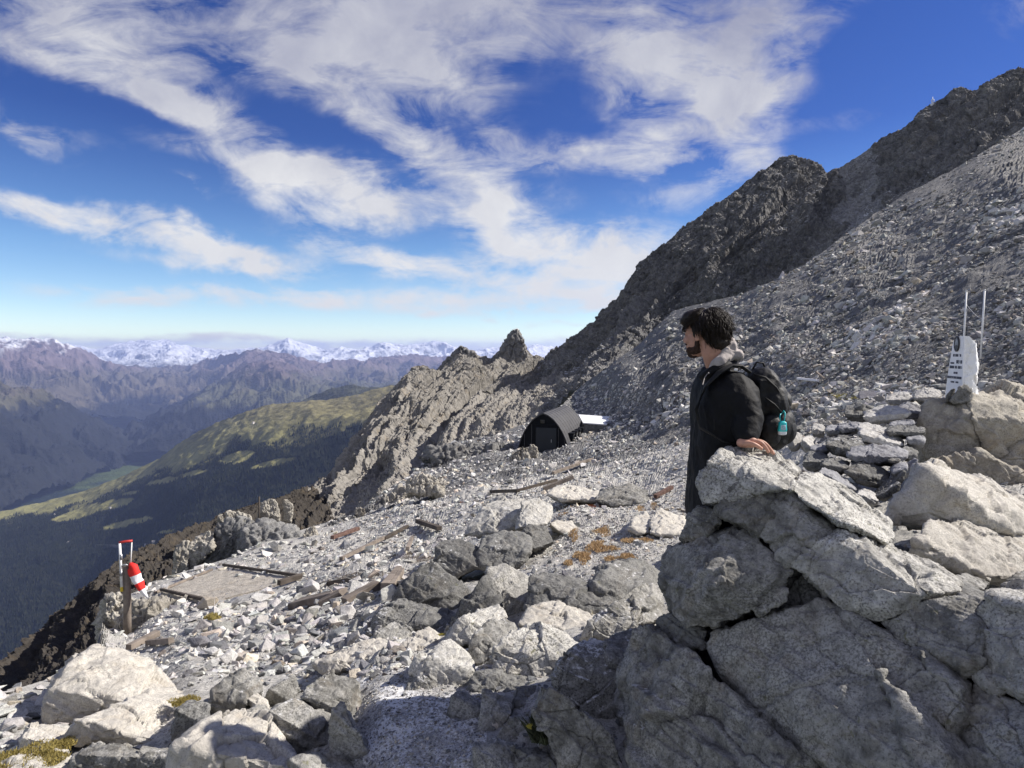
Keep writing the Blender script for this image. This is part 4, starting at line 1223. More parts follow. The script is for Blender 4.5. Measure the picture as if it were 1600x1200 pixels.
def rot_mats(normal, yaw, tilt, taz):
    """frames whose z leans from the given normals by tilt"""
    n = normal.copy()
    a = np.cross(n, np.array([0.13, 1, 0.07]))
    a /= np.linalg.norm(a, axis=1)[:, None]
    b = np.cross(n, a)
    z = n*np.cos(tilt)[:, None]+(a*np.cos(taz)[:, None]+b*np.sin(taz)[:, None])*np.sin(tilt)[:, None]
    x0 = np.cross(z, b)
    x0 /= np.linalg.norm(x0, axis=1)[:, None]
    y0 = np.cross(z, x0)
    x = x0*np.cos(yaw)[:, None]+y0*np.sin(yaw)[:, None]
    y = np.cross(z, x)
    return np.stack([x, y, z], -1)


RS = np.random.RandomState(77)
SP = []     # px, py, size_px, tone (0 pale, 1 mid, 2 dark slate)


def region(n, x0, x1, y0, y1, smin, smax, power=2.6, test=None, tones=(.6, .3, .1)):
    px = RS.uniform(x0, x1, n)
    py = RS.uniform(y0, y1, n)
    u = RS.uniform(0, 1, n)
    s = smin*(1-u*(1-(smin/smax)**(power-1)))**(-1/(power-1))
    ok = py > edge_y(px)+1
    if test is not None:
        ok &= test(px, py)
    tn = RS.choice(3, n, p=tones)
    for q in zip(px[ok], py[ok], s[ok], tn[ok]):
        SP.append(q)


PADQ = [(248, 932), (349, 883), (474, 906), (436, 922), (322, 950)]


def pad(x, y):
    ins = np.ones(len(x), bool)
    for i in range(5):
        (x0, y0), (x1, y1) = PADQ[i], PADQ[(i+1) % 5]
        ins &= ((x1-x0)*(y-y0)-(y1-y0)*(x-x0)) > 0
    return ~ins
notgully = lambda x, y: ~((x > 545) & (x < 735) & (y > 1030))
# scree slope: blocks in bands
def streak(x, y):
    return fbm(np.stack([(x*.85-y*.5)/260, (x*.5+y*.85)/34, 0*x], -1), 4, 55)


band = lambda x, y: (streak(x, y) > RS.uniform(-.42, .30, len(x)))
region(36000, 905, 1610, 180, 700, 2.3, 11, 3.0, band, (.45, .38, .17))
region(9000, 1130, 1610, 310, 540, 3.5, 18, 2.8, band, (.6, .3, .1))
region(8500, 1040, 1610, 500, 690, 3.5, 18, 2.6, None, (.55, .3, .15))
region(2000, 1180, 1610, 600, 700, 4, 24, 2.5, None, (.7, .2, .1))
region(26000, 480, 1110, 600, 870, 2.2, 13, 3.0, None, (.62, .25, .13))
region(2500, 560, 1000, 650, 860, 5, 17, 2.8, None, (.75, .15, .1))
region(6500, 160, 700, 850, 1060, 3.0, 24, 2.4, lambda x, y: pad(x, y), (.66, .22, .12))
region(520, 300, 640, 895, 1050, 16, 44, 2.2, lambda x, y: pad(x, y) & (y > 925-(x-460)*0.08), (.7, .15, .15))
region(260, 420, 620, 960, 1060, 14, 38, 2.2, None, (.15, .35, .5))
region(260, -20, 190, 1050, 1200, 16, 44, 2.0, None, (.8, .15, .05))
region(5000, 545, 760, 1030, 1210, 2.0, 9, 2.8, None, (.2, .5, .3))
region(6000, 820, 1090, 770, 920, 1.8, 7, 3.0, None, (.75, .2, .05))
region(3500, 250, 1200, 880, 1210, 5, 22, 2.4, notgully, (.3, .4, .3))
region(900, 1180, 1610, 680, 860, 5, 24, 2.2, None, (.5, .3, .2))
region(260, 250, 460, 884, 940, 1.2, 3, 3, None, (.8, .2, 0))
SP = np.array(SP)
g, gn_ = ground_at(SP[:, 0], SP[:, 1])
dist = g[:, 1]
tal = (SP[:, 0] > 1000) & (SP[:, 1] < 690)
stk = streak(SP[:, 0], SP[:, 1])
SP[:, 2] *= np.where(tal, np.clip(1+1.3*stk, .6, 1.6), 1)
size = SP[:, 2]/1000*dist
yaw = RS.uniform(0, 2*np.pi, len(SP))
tilt = RS.uniform(0, 1, len(SP))**1.2*R(48)
taz = RS.uniform(0, 2*np.pi, len(SP))
RM_ = rot_mats(gn_, yaw, tilt, taz)
pos = g+gn_*(size*RS.uniform(-0.08, 0.22, len(SP)))[:, None]
pr = RS.randint(0, len(PROTO), len(SP))
tone = np.where(SP[:, 3] == 0, RS.uniform(0.92, 1.22, len(SP)), np.where(SP[:, 3] == 1, RS.uniform(0.55, 0.85, len(SP)), RS.uniform(0.30, 0.5, len(SP))))
tint = tone[:, None]*(1+RS.uniform(-.03, .03, (len(SP), 3)))
warmth = RS.uniform(0, 1, len(SP)) < 0.10
tint[warmth] *= np.array([1.05, 0.95, 0.82])
tint[tal] *= np.clip(0.78+0.9*stk[tal], .45, 1.15)[:, None]
tint[SP[:, 3] == 2] *= np.array([0.95, 0.97, 1.08])
order = np.argsort(-SP[:, 2]*(0.7+0.3*(SP[:, 0] < 1000)))
big = []
cover_ = []
for i in order:      # the largest stones that show: not under a boulder, inside the frame
    x, y = SP[i, :2]
    if not (5 < x < 1595 and 5 < y < 1195):
        continue
    if x > 1030 and y > 690+0.0*x or (x > 640 and y > 985) or (x > 690 and y > 860 and x < 860):
        continue
    big.append(i)
    if len(big) >= 292:
        break
isbig = np.zeros(len(SP), bool)
isbig[big] = True
Vs, Fs, Ts, off = [], [], [], 0
for k, (pv_, pf_) in enumerate(PROTO):
    idx = np.where((pr == k) & ~isbig)[0]
    if not len(idx):
        continue
    V = np.einsum('nij,vj->nvi', RM_[idx], pv_)*size[idx][:, None, None]+pos[idx][:, None]
    V = V+RS.normal(size=V.shape)*(size[idx]*0.03)[:, None, None]
    Fs.append((pf_[None]+(np.arange(len(idx))*len(pv_))[:, None, None]+off).reshape(-1, 3))
    Vs.append(V.reshape(-1, 3))
    Ts.append(np.repeat(tint[idx], len(pv_), 0))
    off += len(idx)*len(pv_)
me = mesh_np('loose_rubble', np.concatenate(Vs), np.concatenate(Fs), False, M_rub)
set_attr_color(me, 'tint', np.concatenate(Ts))
link('loose_rubble', me, kind='stuff', label='countless loose grey stones strewn over the saddle and the scree slope', category='rubble')

LAND = [('the windsock post', 198, 960), ('the big pale boulder', 200, 1080), ('the gravel pad', 355, 912), ('the gully head', 560, 1045), ('the brown boards', 545, 925),
        ('the ruined walls', 430, 850), ('the bright-topped boulder', 780, 800), ('the black hut', 860, 690), ('the orange tufts', 920, 840), ('the man in black', 1080, 700), ('the loose wall', 1330, 700),
        ('the white memorial', 1500, 600), ('the white poles', 1520, 500), ('the cracked boulder', 480, 1080), ('the white flat roof', 930, 655), ('the left edge', 20, 1120), ('the lichened ledge', 660, 990), ('the upper right scree', 1450, 400)]
info = []
for i in big:
    x, y = SP[i, :2]
    dl = [math.hypot(x-a, (y-b)*1.3) for _, a, b in LAND]
    k = int(np.argmin(dl))
    info.append((k, dl[k], i))
rank = {}
for k in range(len(LAND)):
    lst = sorted([q for q in info if q[0] == k], key=lambda q: q[1])
    for r_, q in enumerate(lst):
        rank[q[2]] = r_
cnt = {}
ORD = ['closest', 'second closest', 'third closest']
LAB = {}
for (k, dk, i) in info:
    x, y = SP[i, :2]
    nm, ax, ay = LAND[k]
    shade_ = ('pale', 'grey', 'slate')[int(SP[i, 3])]
    shape = ('flat', 'angular', 'blocky')[pr[i] % 3]
    sz = 'large' if SP[i, 2] > 27 else 'mid-sized' if SP[i, 2] > 17 else 'small'
    if rank[i] < 3:
        lb = f'{sz} {shade_} {shape} stone, {ORD[rank[i]]} to {nm}'
    else:
        dx, dy = x-ax, (y-ay)*1.4
        far = 'just' if dk < 45 else 'well' if dk < 90 else 'far'
        rel = ('right of' if dx > 0 else 'left of') if abs(dx) > abs(dy) else ('below' if dy > 0 else 'above')
        lb = f'{sz} {shade_} {shape} stone {far} {rel} {nm}'
    LAB[i] = [lb, nm]
# stones that would read the same get a second landmark, then a size among their likes
for step in (0, 1):
    same = {}
    for i, (lb, nm) in LAB.items():
        same.setdefault(lb, []).append(i)
    for lb, ii in same.items():
        if len(ii) < 2:
            continue
        if step == 0:
            for i in ii:
                o2 = sorted((math.hypot(SP[i, 0]-a, (SP[i, 1]-b)*1.3), n_) for n_, a, b in LAND if n_ != LAB[i][1])[0][1]
                LAB[i][0] = lb+', toward '+o2
        else:
            ii.sort(key=lambda q: -SP[q, 2])
            words = ['bigger', 'smaller'] if len(ii) == 2 else ['biggest', 'second biggest'] 
            for i, w_ in zip(ii, words):
                LAB[i][0] = w_+' '+lb.split(' ', 1)[1]
            if len(ii) == 3:
                LAB[ii[2]][0] = 'smallest '+lb.split(' ', 1)[1]
for (k, dk, i) in info:
    lb, nm = LAB[i]
    pv_, pf_ = PROTO[pr[i]]
    # a finer, chipped version for stones one can look at
    b = bmesh.new()
    vs_ = [b.verts.new(q) for q in pv_]
    for f in pf_:
        b.faces.new([vs_[q] for q in f])
    if SP[i, 2] > 12:
        bmesh.ops.bevel(b, geom=list(b.edges), offset=0.02, segments=1, affect='EDGES', profile=0.6)
    bmesh.ops.triangulate(b, faces=b.faces)
    b.verts.index_update()
    V = np.array([q.co[:] for q in b.verts])
    F = np.array([[q.index for q in f.verts] for f in b.faces])
    b.free()
    V = V+0.02*np.stack([pn(V*4+i, 1), pn(V*4+i, 2), pn(V*4+i, 3)], -1)
    V = (V*size[i]) @ RM_[i].T
    me = mesh_np('rubble_stone', V, F, False, M_rub)
    set_attr_color(me, 'tint', np.repeat(tint[i][None], len(V), 0))
    o = link('rubble_stone', me, label=lb, category='stone', group='loose rubble stones near ' + nm)
    o.location = pos[i]

# ------------------------------------------------------------------ plain materials
M_wood = plain('weathered_wood', (0.20, 0.17, 0.145), 0.9, 0.1, 0.35, 3.0, 0.6, bscale=40, bdist=0.01)
M_wood_dark = plain('dark_beam', (0.085, 0.072, 0.062), 0.9, 0.1, 0.3, 3.0, 0.5, bscale=30)
M_wood_brown = plain('brown_board', (0.17, 0.145, 0.125), 0.9, 0.1, 0.35, 3.0, 0.5, bscale=30)
M_rust = plain('rusty_iron', (0.13, 0.08, 0.065), 0.85, 0.2, 0.4, 8.0, 0.4)
M_white = plain('white_paint', (0.78, 0.78, 0.78), 0.5, 0.3, 0.04, 6.0)
M_red = plain('red_fabric', (0.72, 0.035, 0.03), 0.7, 0.2, 0.08, 12.0)
M_whitef = plain('white_fabric', (0.78, 0.77, 0.80), 0.75, 0.2, 0.05, 12.0)
M_redp = plain('red_paint', (0.45, 0.04, 0.035), 0.5, 0.3, 0.1, 12.0)
M_yellow = plain('yellow_cap', (0.75, 0.55, 0.05), 0.5, 0.3, 0.1, 12.0)
M_hut = plain('hut_black_sheet', (0.008, 0.009, 0.012), 0.75, 0.15, 0.12, 1.5)
M_hutroof = plain('hut_roof_sheet', (0.065, 0.065, 0.070), 0.6, 0.3, 0.08, 1.2)
M_hutdoor = plain('hut_door_sheet', (0.022, 0.026, 0.033), 0.6, 0.3, 0.1, 1.2)
M_glass = plain('dark_glass', (0.01, 0.012, 0.015), 0.12, 0.6, 0.0)
M_marble = plain('white_marble', (0.87, 0.87, 0.87), 0.6, 0.3, 0.05, 9.0, 0.25, bscale=25, bdist=0.01)
M_ink = plain('engraved_ink', (0.11, 0.12, 0.15), 0.7, 0.2, 0.1)
M_bronze = plain('dark_bronze', (0.03, 0.03, 0.035), 0.45, 0.5, 0.2)
M_photo = plain('grey_enamel', (0.22, 0.23, 0.26), 0.35, 0.5, 0.5, 60.0)
M_metal = plain('grey_steel', (0.35, 0.36, 0.38), 0.4, 0.4, 0.1, metal=0.6)
M_ruin = granite('ruin_masonry', (0.50, 0.475, 0.43), (0.25, 0.235, 0.21), s=1.6, snow=0.0, speck=0.6, crack=1.0, lichen=0.4, warm=0.5)
M_ruin_shade = granite('ruin_masonry_shaded', (0.30, 0.30, 0.30), (0.11, 0.11, 0.115), s=2.2, snow=0.05, speck=0.6, crack=1.0, lichen=0.4, warm=0.2)  # darker copy of the masonry, shade of the unlit walls put into its colour

# ------------------------------------------------------------------ crag and ruined walls at the rim


def gpt(px, py, lift=0.0):
    g_, n_ = ground_at(px, py)
    return Vector(g_[0])+Vector((0, 0, lift))


CRAG = [
    (27, [(190, 560), (184, 450), (228, 380, .3), (272, 378, .3), (284, 560), (240, 640), (200, 620)], 2.0, M_ruin, 'tan rock column at the left end of the crag', 'rock_column', 'rock'),
    (27.3, [(272, 560), (278, 400), (330, 358, .3), (400, 304, .5), (442, 308, .5), (446, 420), (380, 490), (300, 560)], 2.0, M_ruin, 'tan fluted rock face beside the left column of the crag', 'rock_outcrop', 'rock'),
    (27.6, [(370, 560), (436, 400), (480, 255, .4), (560, 225, .6), (690, 220, .6), (700, 300), (650, 430), (560, 520), (430, 560)], 2.2, M_ruin_shade, 'dark face of the crag under the ruined masonry', 'rock_outcrop', 'rock'),
    (28.4, [(474, 265), (478, 194), (498, 188, .2), (518, 194, .2), (522, 262)], .8, M_ruin, 'narrow stub of masonry, leftmost on top of the crag', 'ruined_wall', 'ruin'),
    (28.6, [(524, 262), (530, 172), (560, 164, .2), (590, 170, .2), (594, 272)], .8, M_ruin, 'squarish stub of masonry, second from the left on the crag', 'ruined_wall', 'ruin'),
    (28.8, [(596, 272), (608, 168), (640, 180, .2), (704, 202, .2), (700, 236), (650, 250)], .8, M_ruin, 'ragged stub of masonry sloping right, third on the crag', 'ruined_wall', 'ruin'),
    (26.8, [(540, 560), (632, 420), (678, 262, .6), (780, 236, 1.0), (900, 240, 1.4), (1040, 322, 1.0), (1090, 360, .4), (1084, 470), (860, 520), (700, 560)], 2.6, M_ruin_shade, 'broad dark mound of broken rock behind the gravel pad', 'rock_mound', 'rock'),
    (30.4, [(738, 235), (758, 160), (778, 116, .2), (822, 86, .3), (862, 94, .3), (892, 150, .2), (892, 235)], .9, M_ruin, 'tall lump of old masonry standing on the mound', 'ruined_wall', 'ruin'),
    (30.8, [(918, 225), (922, 92), (938, 84, .1), (950, 110, .1), (986, 128, .1), (966, 180), (972, 238)], .6, M_ruin, 'thin upright remnant of wall right of the masonry lump', 'ruined_wall', 'ruin'),
    (26.6, [(1056, 330), (1080, 292, .2), (1132, 276, .3), (1150, 320, .2), (1168, 430), (1130, 450), (1088, 445)], .9, M_ruin, 'pale stone pier where the long ruined wall begins', 'ruined_wall', 'ruin'),
    (29.0, [(1160, 400), (1168, 292, .2), (1242, 238, .4), (1296, 246, .4), (1298, 376), (1210, 400)], .9, M_ruin_shade, 'shaded length of ruined wall next to the pale pier', 'ruined_wall', 'ruin'),
    (30.0, [(1284, 330), (1286, 214, .2), (1330, 204, .3), (1404, 198, .3), (1424, 300), (1380, 330)], .9, M_ruin_shade, 'shaded length of ruined wall with a level pale top', 'ruined_wall', 'ruin'),
    (30.2, [(1418, 310), (1414, 152, .2), (1440, 140, .3), (1468, 152, .2), (1478, 280), (1440, 316)], .8, M_ruin, 'pale pillar in the long ruined wall', 'ruined_wall', 'ruin'),
    (32.0, [(1464, 300), (1466, 150, .3), (1540, 118, .5), (1606, 84, .6), (1610, 250), (1500, 300)], 1.0, M_ruin_shade, 'last shaded length of the long ruined wall, up the rim', 'ruined_wall', 'ruin'),
]
for (d_, pts, th, mt, lb, nm, cat) in CRAG:
    rock(8, d_, pts, th, mt, lb, name=nm, category=cat, rough=1.0, crack=1.0, level=6, k=110, ragged=0.8, group='ruined walls along the rim' if cat == 'ruin' else None)
RUINS = [
    (18.4, [(158, 1006), (160, 965), (166, 938, .2), (185, 930, .4), (214, 938, .4), (212, 980), (200, 1008)], 1.2, 'crumbling dry-stone corner behind the windsock post'),
    (17.2, [(206, 985), (210, 944, .3), (250, 936, .6), (318, 944, .6), (322, 966, .2), (262, 976), (225, 990)], 1.2, 'low dry-stone bank right of the windsock post'),
    (47.5, [(655, 716), (668, 700, 1), (700, 696, 2), (780, 697, 2), (812, 704, 1), (806, 722), (740, 726), (680, 724)], 3, 'low dark terrace wall under the flat ground left of the hut'),
    (43.0, [(826, 712), (824, 700), (832, 694, .2), (838, 698, .2), (840, 716)], .6, 'small stone pillar in front of the hut'),
    (40.0, [(798, 730), (800, 708, .3), (822, 700, .5), (828, 716, .3), (824, 732)], 1.2, 'heap of pale walling stones left of the small pillar'),
    (37.0, [(936, 742), (940, 718, .3), (950, 706, .3), (958, 720, .2), (964, 744)], 1.0, 'pale stub of wall on the rubble right of the hut'),
    (56.0, [(884, 698), (892, 682, .5), (925, 664, 2), (946, 664, 2), (942, 676), (905, 696)], 2.0, 'bank of pale stones running along the hut\'s right side'),
    (30.0, [(636, 772), (640, 748, .4), (662, 742, .6), (694, 752, .6), (690, 772)], 1.2, 'broken pale wall on the rim left of the dark rubble'),
    (34.0, [(584, 800), (590, 782, .4), (625, 760, .8), (640, 764, .6), (636, 790), (605, 806)], 1.4, 'collapsed pale walling lower down the rim'),
]
wd_r = float(ground_at(199, 990)[0][0][1])
for (d_, pts, th, lb) in RUINS:
    if d_ < 20:
        d_ = wd_r+(.55 if d_ > 18 else .3)
    rock(0, d_, pts, th, M_ruin_shade if 'dark' in lb.split('wall')[0] and 'terrace' in lb else M_ruin, lb, name='ruined_wall', category='ruin', rough=1.0, crack=1.0, level=6, k=110, ragged=1.6, group='ruined walls along the rim')

# ------------------------------------------------------------------ timber
BEAMS = [
    (8, 515, 545, 1040, 630, .08, M_wood_dark, 'dark timber beam along the far side of the gravel pad', .12), (8, 95, 740, 400, 800, .08, M_wood_dark, 'dark timber beam along the near side of the gravel pad', .12),
    (8, 1040, 632, 890, 685, .12, M_wood_dark, 'short dark beam at the right corner of the gravel pad', .12), (8, 50, 757, 440, 575, .07, M_wood, 'thin pale board along the left side of the gravel pad', .08),
    (8, 1310, 530, 1600, 360, .10, M_wood, 'long grey pole lying up the slope beside the ruined wall', .12), (8, 1000, 822, 1300, 765, .34, M_wood_brown, 'broad brown board half buried in rubble', .05),
    (8, 1330, 835, 1560, 732, .14, M_wood_brown, 'narrow brown board right of the broad one', .08), (8, 1180, 690, 1400, 655, .10, M_wood_dark, 'dark plank on the brown soil beyond the broad board', .06),
    (8, 1250, 372, 1425, 300, .16, M_rust, 'red-brown beam leaning at the foot of the shaded wall', .16), (3, 575, 637, 705, 572, .10, M_wood, 'grey plank right of the windsock post base', .10), (3, 660, 608, 765, 588, .08, M_wood, 'short grey lath near the plank by the windsock post', .08),
    (9, 880, 82, 1085, 8, .14, M_wood, 'long bleached pole lying on rubble below the hut', .25), (9, 830, 174, 985, 140, .12, M_wood, 'bleached pole just behind the bright-topped boulder', .2), (9, 700, 172, 900, 118, .10, M_wood_dark, 'dark pole crossing the rubble behind the bright-topped boulder', .2),
    (9, 556, 168, 700, 178, .12, M_wood_dark, 'dark flat beam left of the bright-topped boulder', .15), (9, 175, 325, 288, 360, .16, M_wood_dark, 'short thick dark beam lying across the pale stones', .14), (9, 0, 412, 122, 345, .10, M_wood_dark, 'dark pole lying up the slope on pale stones', .1),
    (9, 122, 492, 146, 436, .09, M_wood, 'stub of pale wood sticking up from the rubble', .2), (9, 1412, 192, 1500, 152, .09, M_rust, 'rusty strip lying left of the man\'s legs', .1), (4, 290, 452, 352, 358, .10, M_wood, 'pale plank leaning between stones left of the shaded slab', .15),
    (4, 320, 444, 366, 372, .08, M_wood, 'second pale plank right beside the leaning one', .12), (4, 0, 486, 92, 452, .16, M_wood_brown, 'brown splintered board at the top of the rubble', .08), (7, 145, 560, 246, 573, .09, M_whitef, 'whitish plank lying at the foot of the scree', .15),
    (7, 238, 530, 276, 566, .06, M_wood, 'short grey plank beside the longer one on the scree', .15), (7, 572, 250, 612, 276, .14, M_wood, 'small grey plank higher up the scree', .15),
]
for (fr, x0, y0, x1, y1, w, mt, lb, lift) in BEAMS:
    ox, oy, s = FR[fr]
    a, b = gpt(x0*s+ox, y0*s+oy, lift), gpt(x1*s+ox, y1*s+oy, lift)
    L = (b-a).length
    M = (b-a).to_track_quat('X', 'Z').to_matrix()
    o = MB().box((0, 0, 0), (L, w, min(w, .12)), M, jitter=w*0.08).build('timber_beam' if mt in (M_wood_dark, M_rust) else 'timber_board', mt, None, bevel=w*0.06, label=lb, category='timber', group='scattered timber')
    o.location = (a+b)/2

# flat gravel pad held by the beams
cq = [np.array(ground_at(x, y)[0][0]) for x, y in ((252, 931), (350, 886), (470, 906), (322, 945))]
gu = np.linspace(0, 1, 60)[:, None, None]
gv = np.linspace(0, 1, 60)[None, :, None]
Gp = (cq[0]*(1-gu)+cq[1]*gu)*(1-gv)+(cq[3]*(1-gu)+cq[2]*gu)*gv
pp_ = Gp.reshape(-1, 3)+np.array([0, 0, .05])
pp_[:, 2] += 0.05*fbm(pp_*1.6, 5, 601, .7)
edge_ = pp_.reshape(60, 60, 3)
rim_ = np.concatenate([edge_[0], edge_[1:, -1], edge_[-1, ::-1][1:], edge_[::-1, 0][1:-1]])
M_padg = granite('pad_gravel', (0.62, 0.57, 0.50), (0.36, 0.335, 0.30), s=1.2, snow=0.0, speck=0.9, crack=0.0, lichen=0.1, warm=0.5)
nb = len(rim_)
Vp = np.concatenate([pp_, rim_, rim_-np.array([0, 0, .35])])
Fk = np.stack([3600+np.arange(nb), 3600+(np.arange(nb)+1) % nb, 3600+nb+(np.arange(nb)+1) % nb, 3600+nb+np.arange(nb)], -1)
link('gravel_pad', mesh_np('gravel_pad', Vp, np.concatenate([gridfaces(60, 60), Fk]), False, M_padg), kind='structure')

# ------------------------------------------------------------------ windsock
wd = float(ground_at(199, 990)[0][0][1])-.1
WS = wd/17.6
base = P(199, 990, wd)
ws = empty('windsock', base, label='red and white windsock hanging from a frame on a thick wooden post', category='windsock')


def loc(px, py, d, o=base):
    return P(px, py, d)-o


pmb = MB()
prof = [(199, 994), (199, 960), (198.6, 930), (198.2, 905), (197.8, 884)]
pmb.tube([loc(x, y, wd) for x, y in prof], [.105*WS, .10*WS, .10*WS, .097*WS, .09*WS], 14)
pmb.build('post', M_wood, ws, True)
fr_ = MB().tube([loc(190, 918, wd-.12), loc(188.4, 880, wd-.12), loc(187, 849, wd-.12)], .034*WS, 8).build('frame_mast', M_white, ws, True)
for i, yy in enumerate((900, 874)):
    MB().tube([loc(189.4, yy, wd-.12), loc(189.1, yy-8, wd-.12)], .036*WS, 8).build('frame_band', M_metal, fr_, True)
MB().tube([loc(190.4, 924, wd-.12), loc(190, 917, wd-.12)], .036*WS, 8).build('mast_tip', M_yellow, fr_, True)
MB().tube([loc(185.6, 848, wd-.12), loc(197, 846, wd-.05), loc(207, 845, wd)], .035*WS, 8).build('top_bar', M_redp, ws, True)
MB().tube([loc(206, 845, wd), loc(205, 866, wd), loc(204, 884, wd)], .015*WS, 6).build('thin_rod', M_white, ws, True)
MB().tube([loc(190, 884, wd-.12), loc(197, 882, wd-.1), loc(204, 886, wd)], .018, 6).build('bracket', M_metal, ws, True)
sk = [(202, 886, .03), (204.5, 884, .12), (207.5, 886, .15), (209.5, 893, .158), (211.6, 898, .155), (214, 906, .140), (217, 910, .135), (219.5, 917, .115), (222, 921, .105), (224.5, 926, .075), (227.5, 930, .05), (231, 934, .025)]
n = 18
V, F, mats = [], [], []
for i, (x, y, r) in enumerate(sk):
    a = Vector(loc(*sk[max(i-1, 0)][:2], wd)); b = Vector(loc(*sk[min(i+1, len(sk)-1)][:2], wd))
    t_ = (b-a).normalized(); ax = Vector((0, 1, 0)); bx = t_.cross(ax).normalized(); ax = bx.cross(t_)
    for k in range(n):
        an = 2*math.pi*k/n
        q = loc(x, y, wd)+(ax*math.cos(an)+bx*math.sin(an))*r*WS*.88*(1+0.10*math.sin(3*an+i*0.7)+0.05*math.sin(7*an+i))
        V.append(tuple(q))
for i in range(len(sk)-1):
    for k in range(n):
        F.append((i*n+k, i*n+(k+1) % n, (i+1)*n+(k+1) % n, (i+1)*n+k))
        mats.append(0 if i < 4 else 1 if i < 6 else 0 if i < 8 else 1)
me = bpy.data.meshes.new('sock'); me.from_pydata(V, [], F); me.materials.append(M_red); me.materials.append(M_whitef)
me.polygons.foreach_set('material_index', mats); me.polygons.foreach_set('use_smooth', [True]*len(F))
so = link('sock', me, ws); md = so.modifiers.new('s', 'SOLIDIFY'); md.thickness = 0.006

# ------------------------------------------------------------------ the black arched hut
hd = 47.5
A0 = P(808, 707, hd+.35); B0 = P(891, 702, hd-.2); AP = P(851, 645, hd)
wv = (B0-A0); wv.z = 0
halfw = wv.length/2; wdir = wv.normalized()
hz0 = min(A0.z, B0.z)-.25
origin = Vector(((A0.x+B0.x)/2, (A0.y+B0.y)/2, hz0))
APb = P(884, 632.5, hd+6.8)
axis = Vector((APb.x-AP.x, APb.y-AP.y, 0)); Lh = axis.length; axis.normalize()
Hh = AP.z-hz0
hut = empty('arched_hut', origin, label='black barrel-shaped mountain hut with small window boxes along its side', category='hut')
half = [(1.0, 0), (0.975, .12), (0.92, .27), (0.84, .42), (0.72, .58), (0.565, .73), (0.385, .86), (0.19, .95), (0.0, 1.0)]
profL = [(-x, z) for x, z in half]+[(x, z) for x, z in half[::-1][1:]]


def hp(x, z, y):
    return wdir*(x*halfw)+Vector((0, 0, z*Hh))+axis*y


mb = MB()      # roof shell with real thickness, a little proud of the end wall
npf = len(profL)
V = []
for y in (-.12, Lh):
    for s_ in (1.0, 0.972):
        for (x, z) in profL:
            V.append(tuple(hp(x*s_, z*s_ if z > 0 else 0, y)))
F = []
for k in range(npf-1):
    F.append((k, k+1, 2*npf+k+1, 2*npf+k))
    F.append((npf+k+1, npf+k, 3*npf+k, 3*npf+k+1))
    F.append((k+1, k, npf+k, npf+k+1))
    F.append((2*npf+k, 2*npf+k+1, 3*npf+k+1, 3*npf+k))
mb.add(V, F).build('roof', M_hutroof, hut)
mb = MB()
for k in range(9):
    y = Lh*(k+.5)/9
    mb.tube([hp(x*1.003, z*1.003, y) for x, z in profL], .012, 5)
mb.build('roof_seam', M_hutroof, hut)
for y, nm in ((0.02, 'end_wall'), (Lh-.06, 'end_wall')):
    V = [tuple(hp(x*.971, z*.971, y)) for x, z in profL]+[tuple(hp(x*.971, z*.971, y+.05)) for x, z in profL]
    F = [tuple(range(npf)), tuple(range(2*npf-1, npf-1, -1))]
    w_ = MB().add(V, F).build(nm, M_hut, hut)
    if y < .1:
        ew = w_
Mr = Matrix((wdir, axis, Vector((0, 0, 1)))).transposed()
dr_ = MB().box(hp(.10, .35, -.02), (1.55, .05, 2.0), Mr).build('door', M_hutdoor, hut, bevel=.01)
MB().box(hp(.10-.40, .35, -.03), (.05, .08, 2.0), Mr).box(hp(.10+.40, .35, -.03), (.05, .08, 2.0), Mr).box(hp(.10, .72, -.03), (1.7, .08, .06), Mr).build('door_frame', M_hut, dr_)
MB().box(hp(.30, .36, -.07), (.04, .06, .22), Mr).build('handle', M_metal, dr_)
sm = MB()
for xs_, ht in ((-.72, .50), (-.45, .74), (.56, .66), (.78, .42)):
    sm.box(hp(xs_, ht/2, .0), (.03, .06, Hh*ht), Mr)
sm.build('panel_seam', M_hutroof, ew)
MB().box(hp(-.03, .80, -.03), (.34, .08, .30), Mr).build('vent_window', M_glass, hut, bevel=.02)
for k in range(5):      # triangular window boxes
    y0 = 1.1+k*1.22
    xa, za = .925, .22
    xb, zb = .80, .50
    p0, p1 = hp(xa, za, y0), hp(xa, za, y0+.62)
    p2, p3 = hp(xb, zb, y0), hp(xb, zb, y0+.62)
    out_ = wdir*.42
    q2, q3 = p2+out_, p3+out_
    w_ = MB().add([tuple(v) for v in (p0, p1, p3, p2, q2, q3)], [(0, 3, 4), (1, 5, 2), (3, 2, 5, 4), (0, 4, 5, 1)]).build('window_box', M_hut, hut)
    e0 = [p0.lerp(q2, .12)+wdir*.012, p1.lerp(q3, .12)+wdir*.012, p1.lerp(q3, .86)+wdir*.012, p0.lerp(q2, .86)+wdir*.012]
    MB().add([tuple(v) for v in e0]+[tuple(v-wdir*.02) for v in e0], [(0, 1, 2, 3), (7, 6, 5, 4)]).build('pane', M_glass, w_)

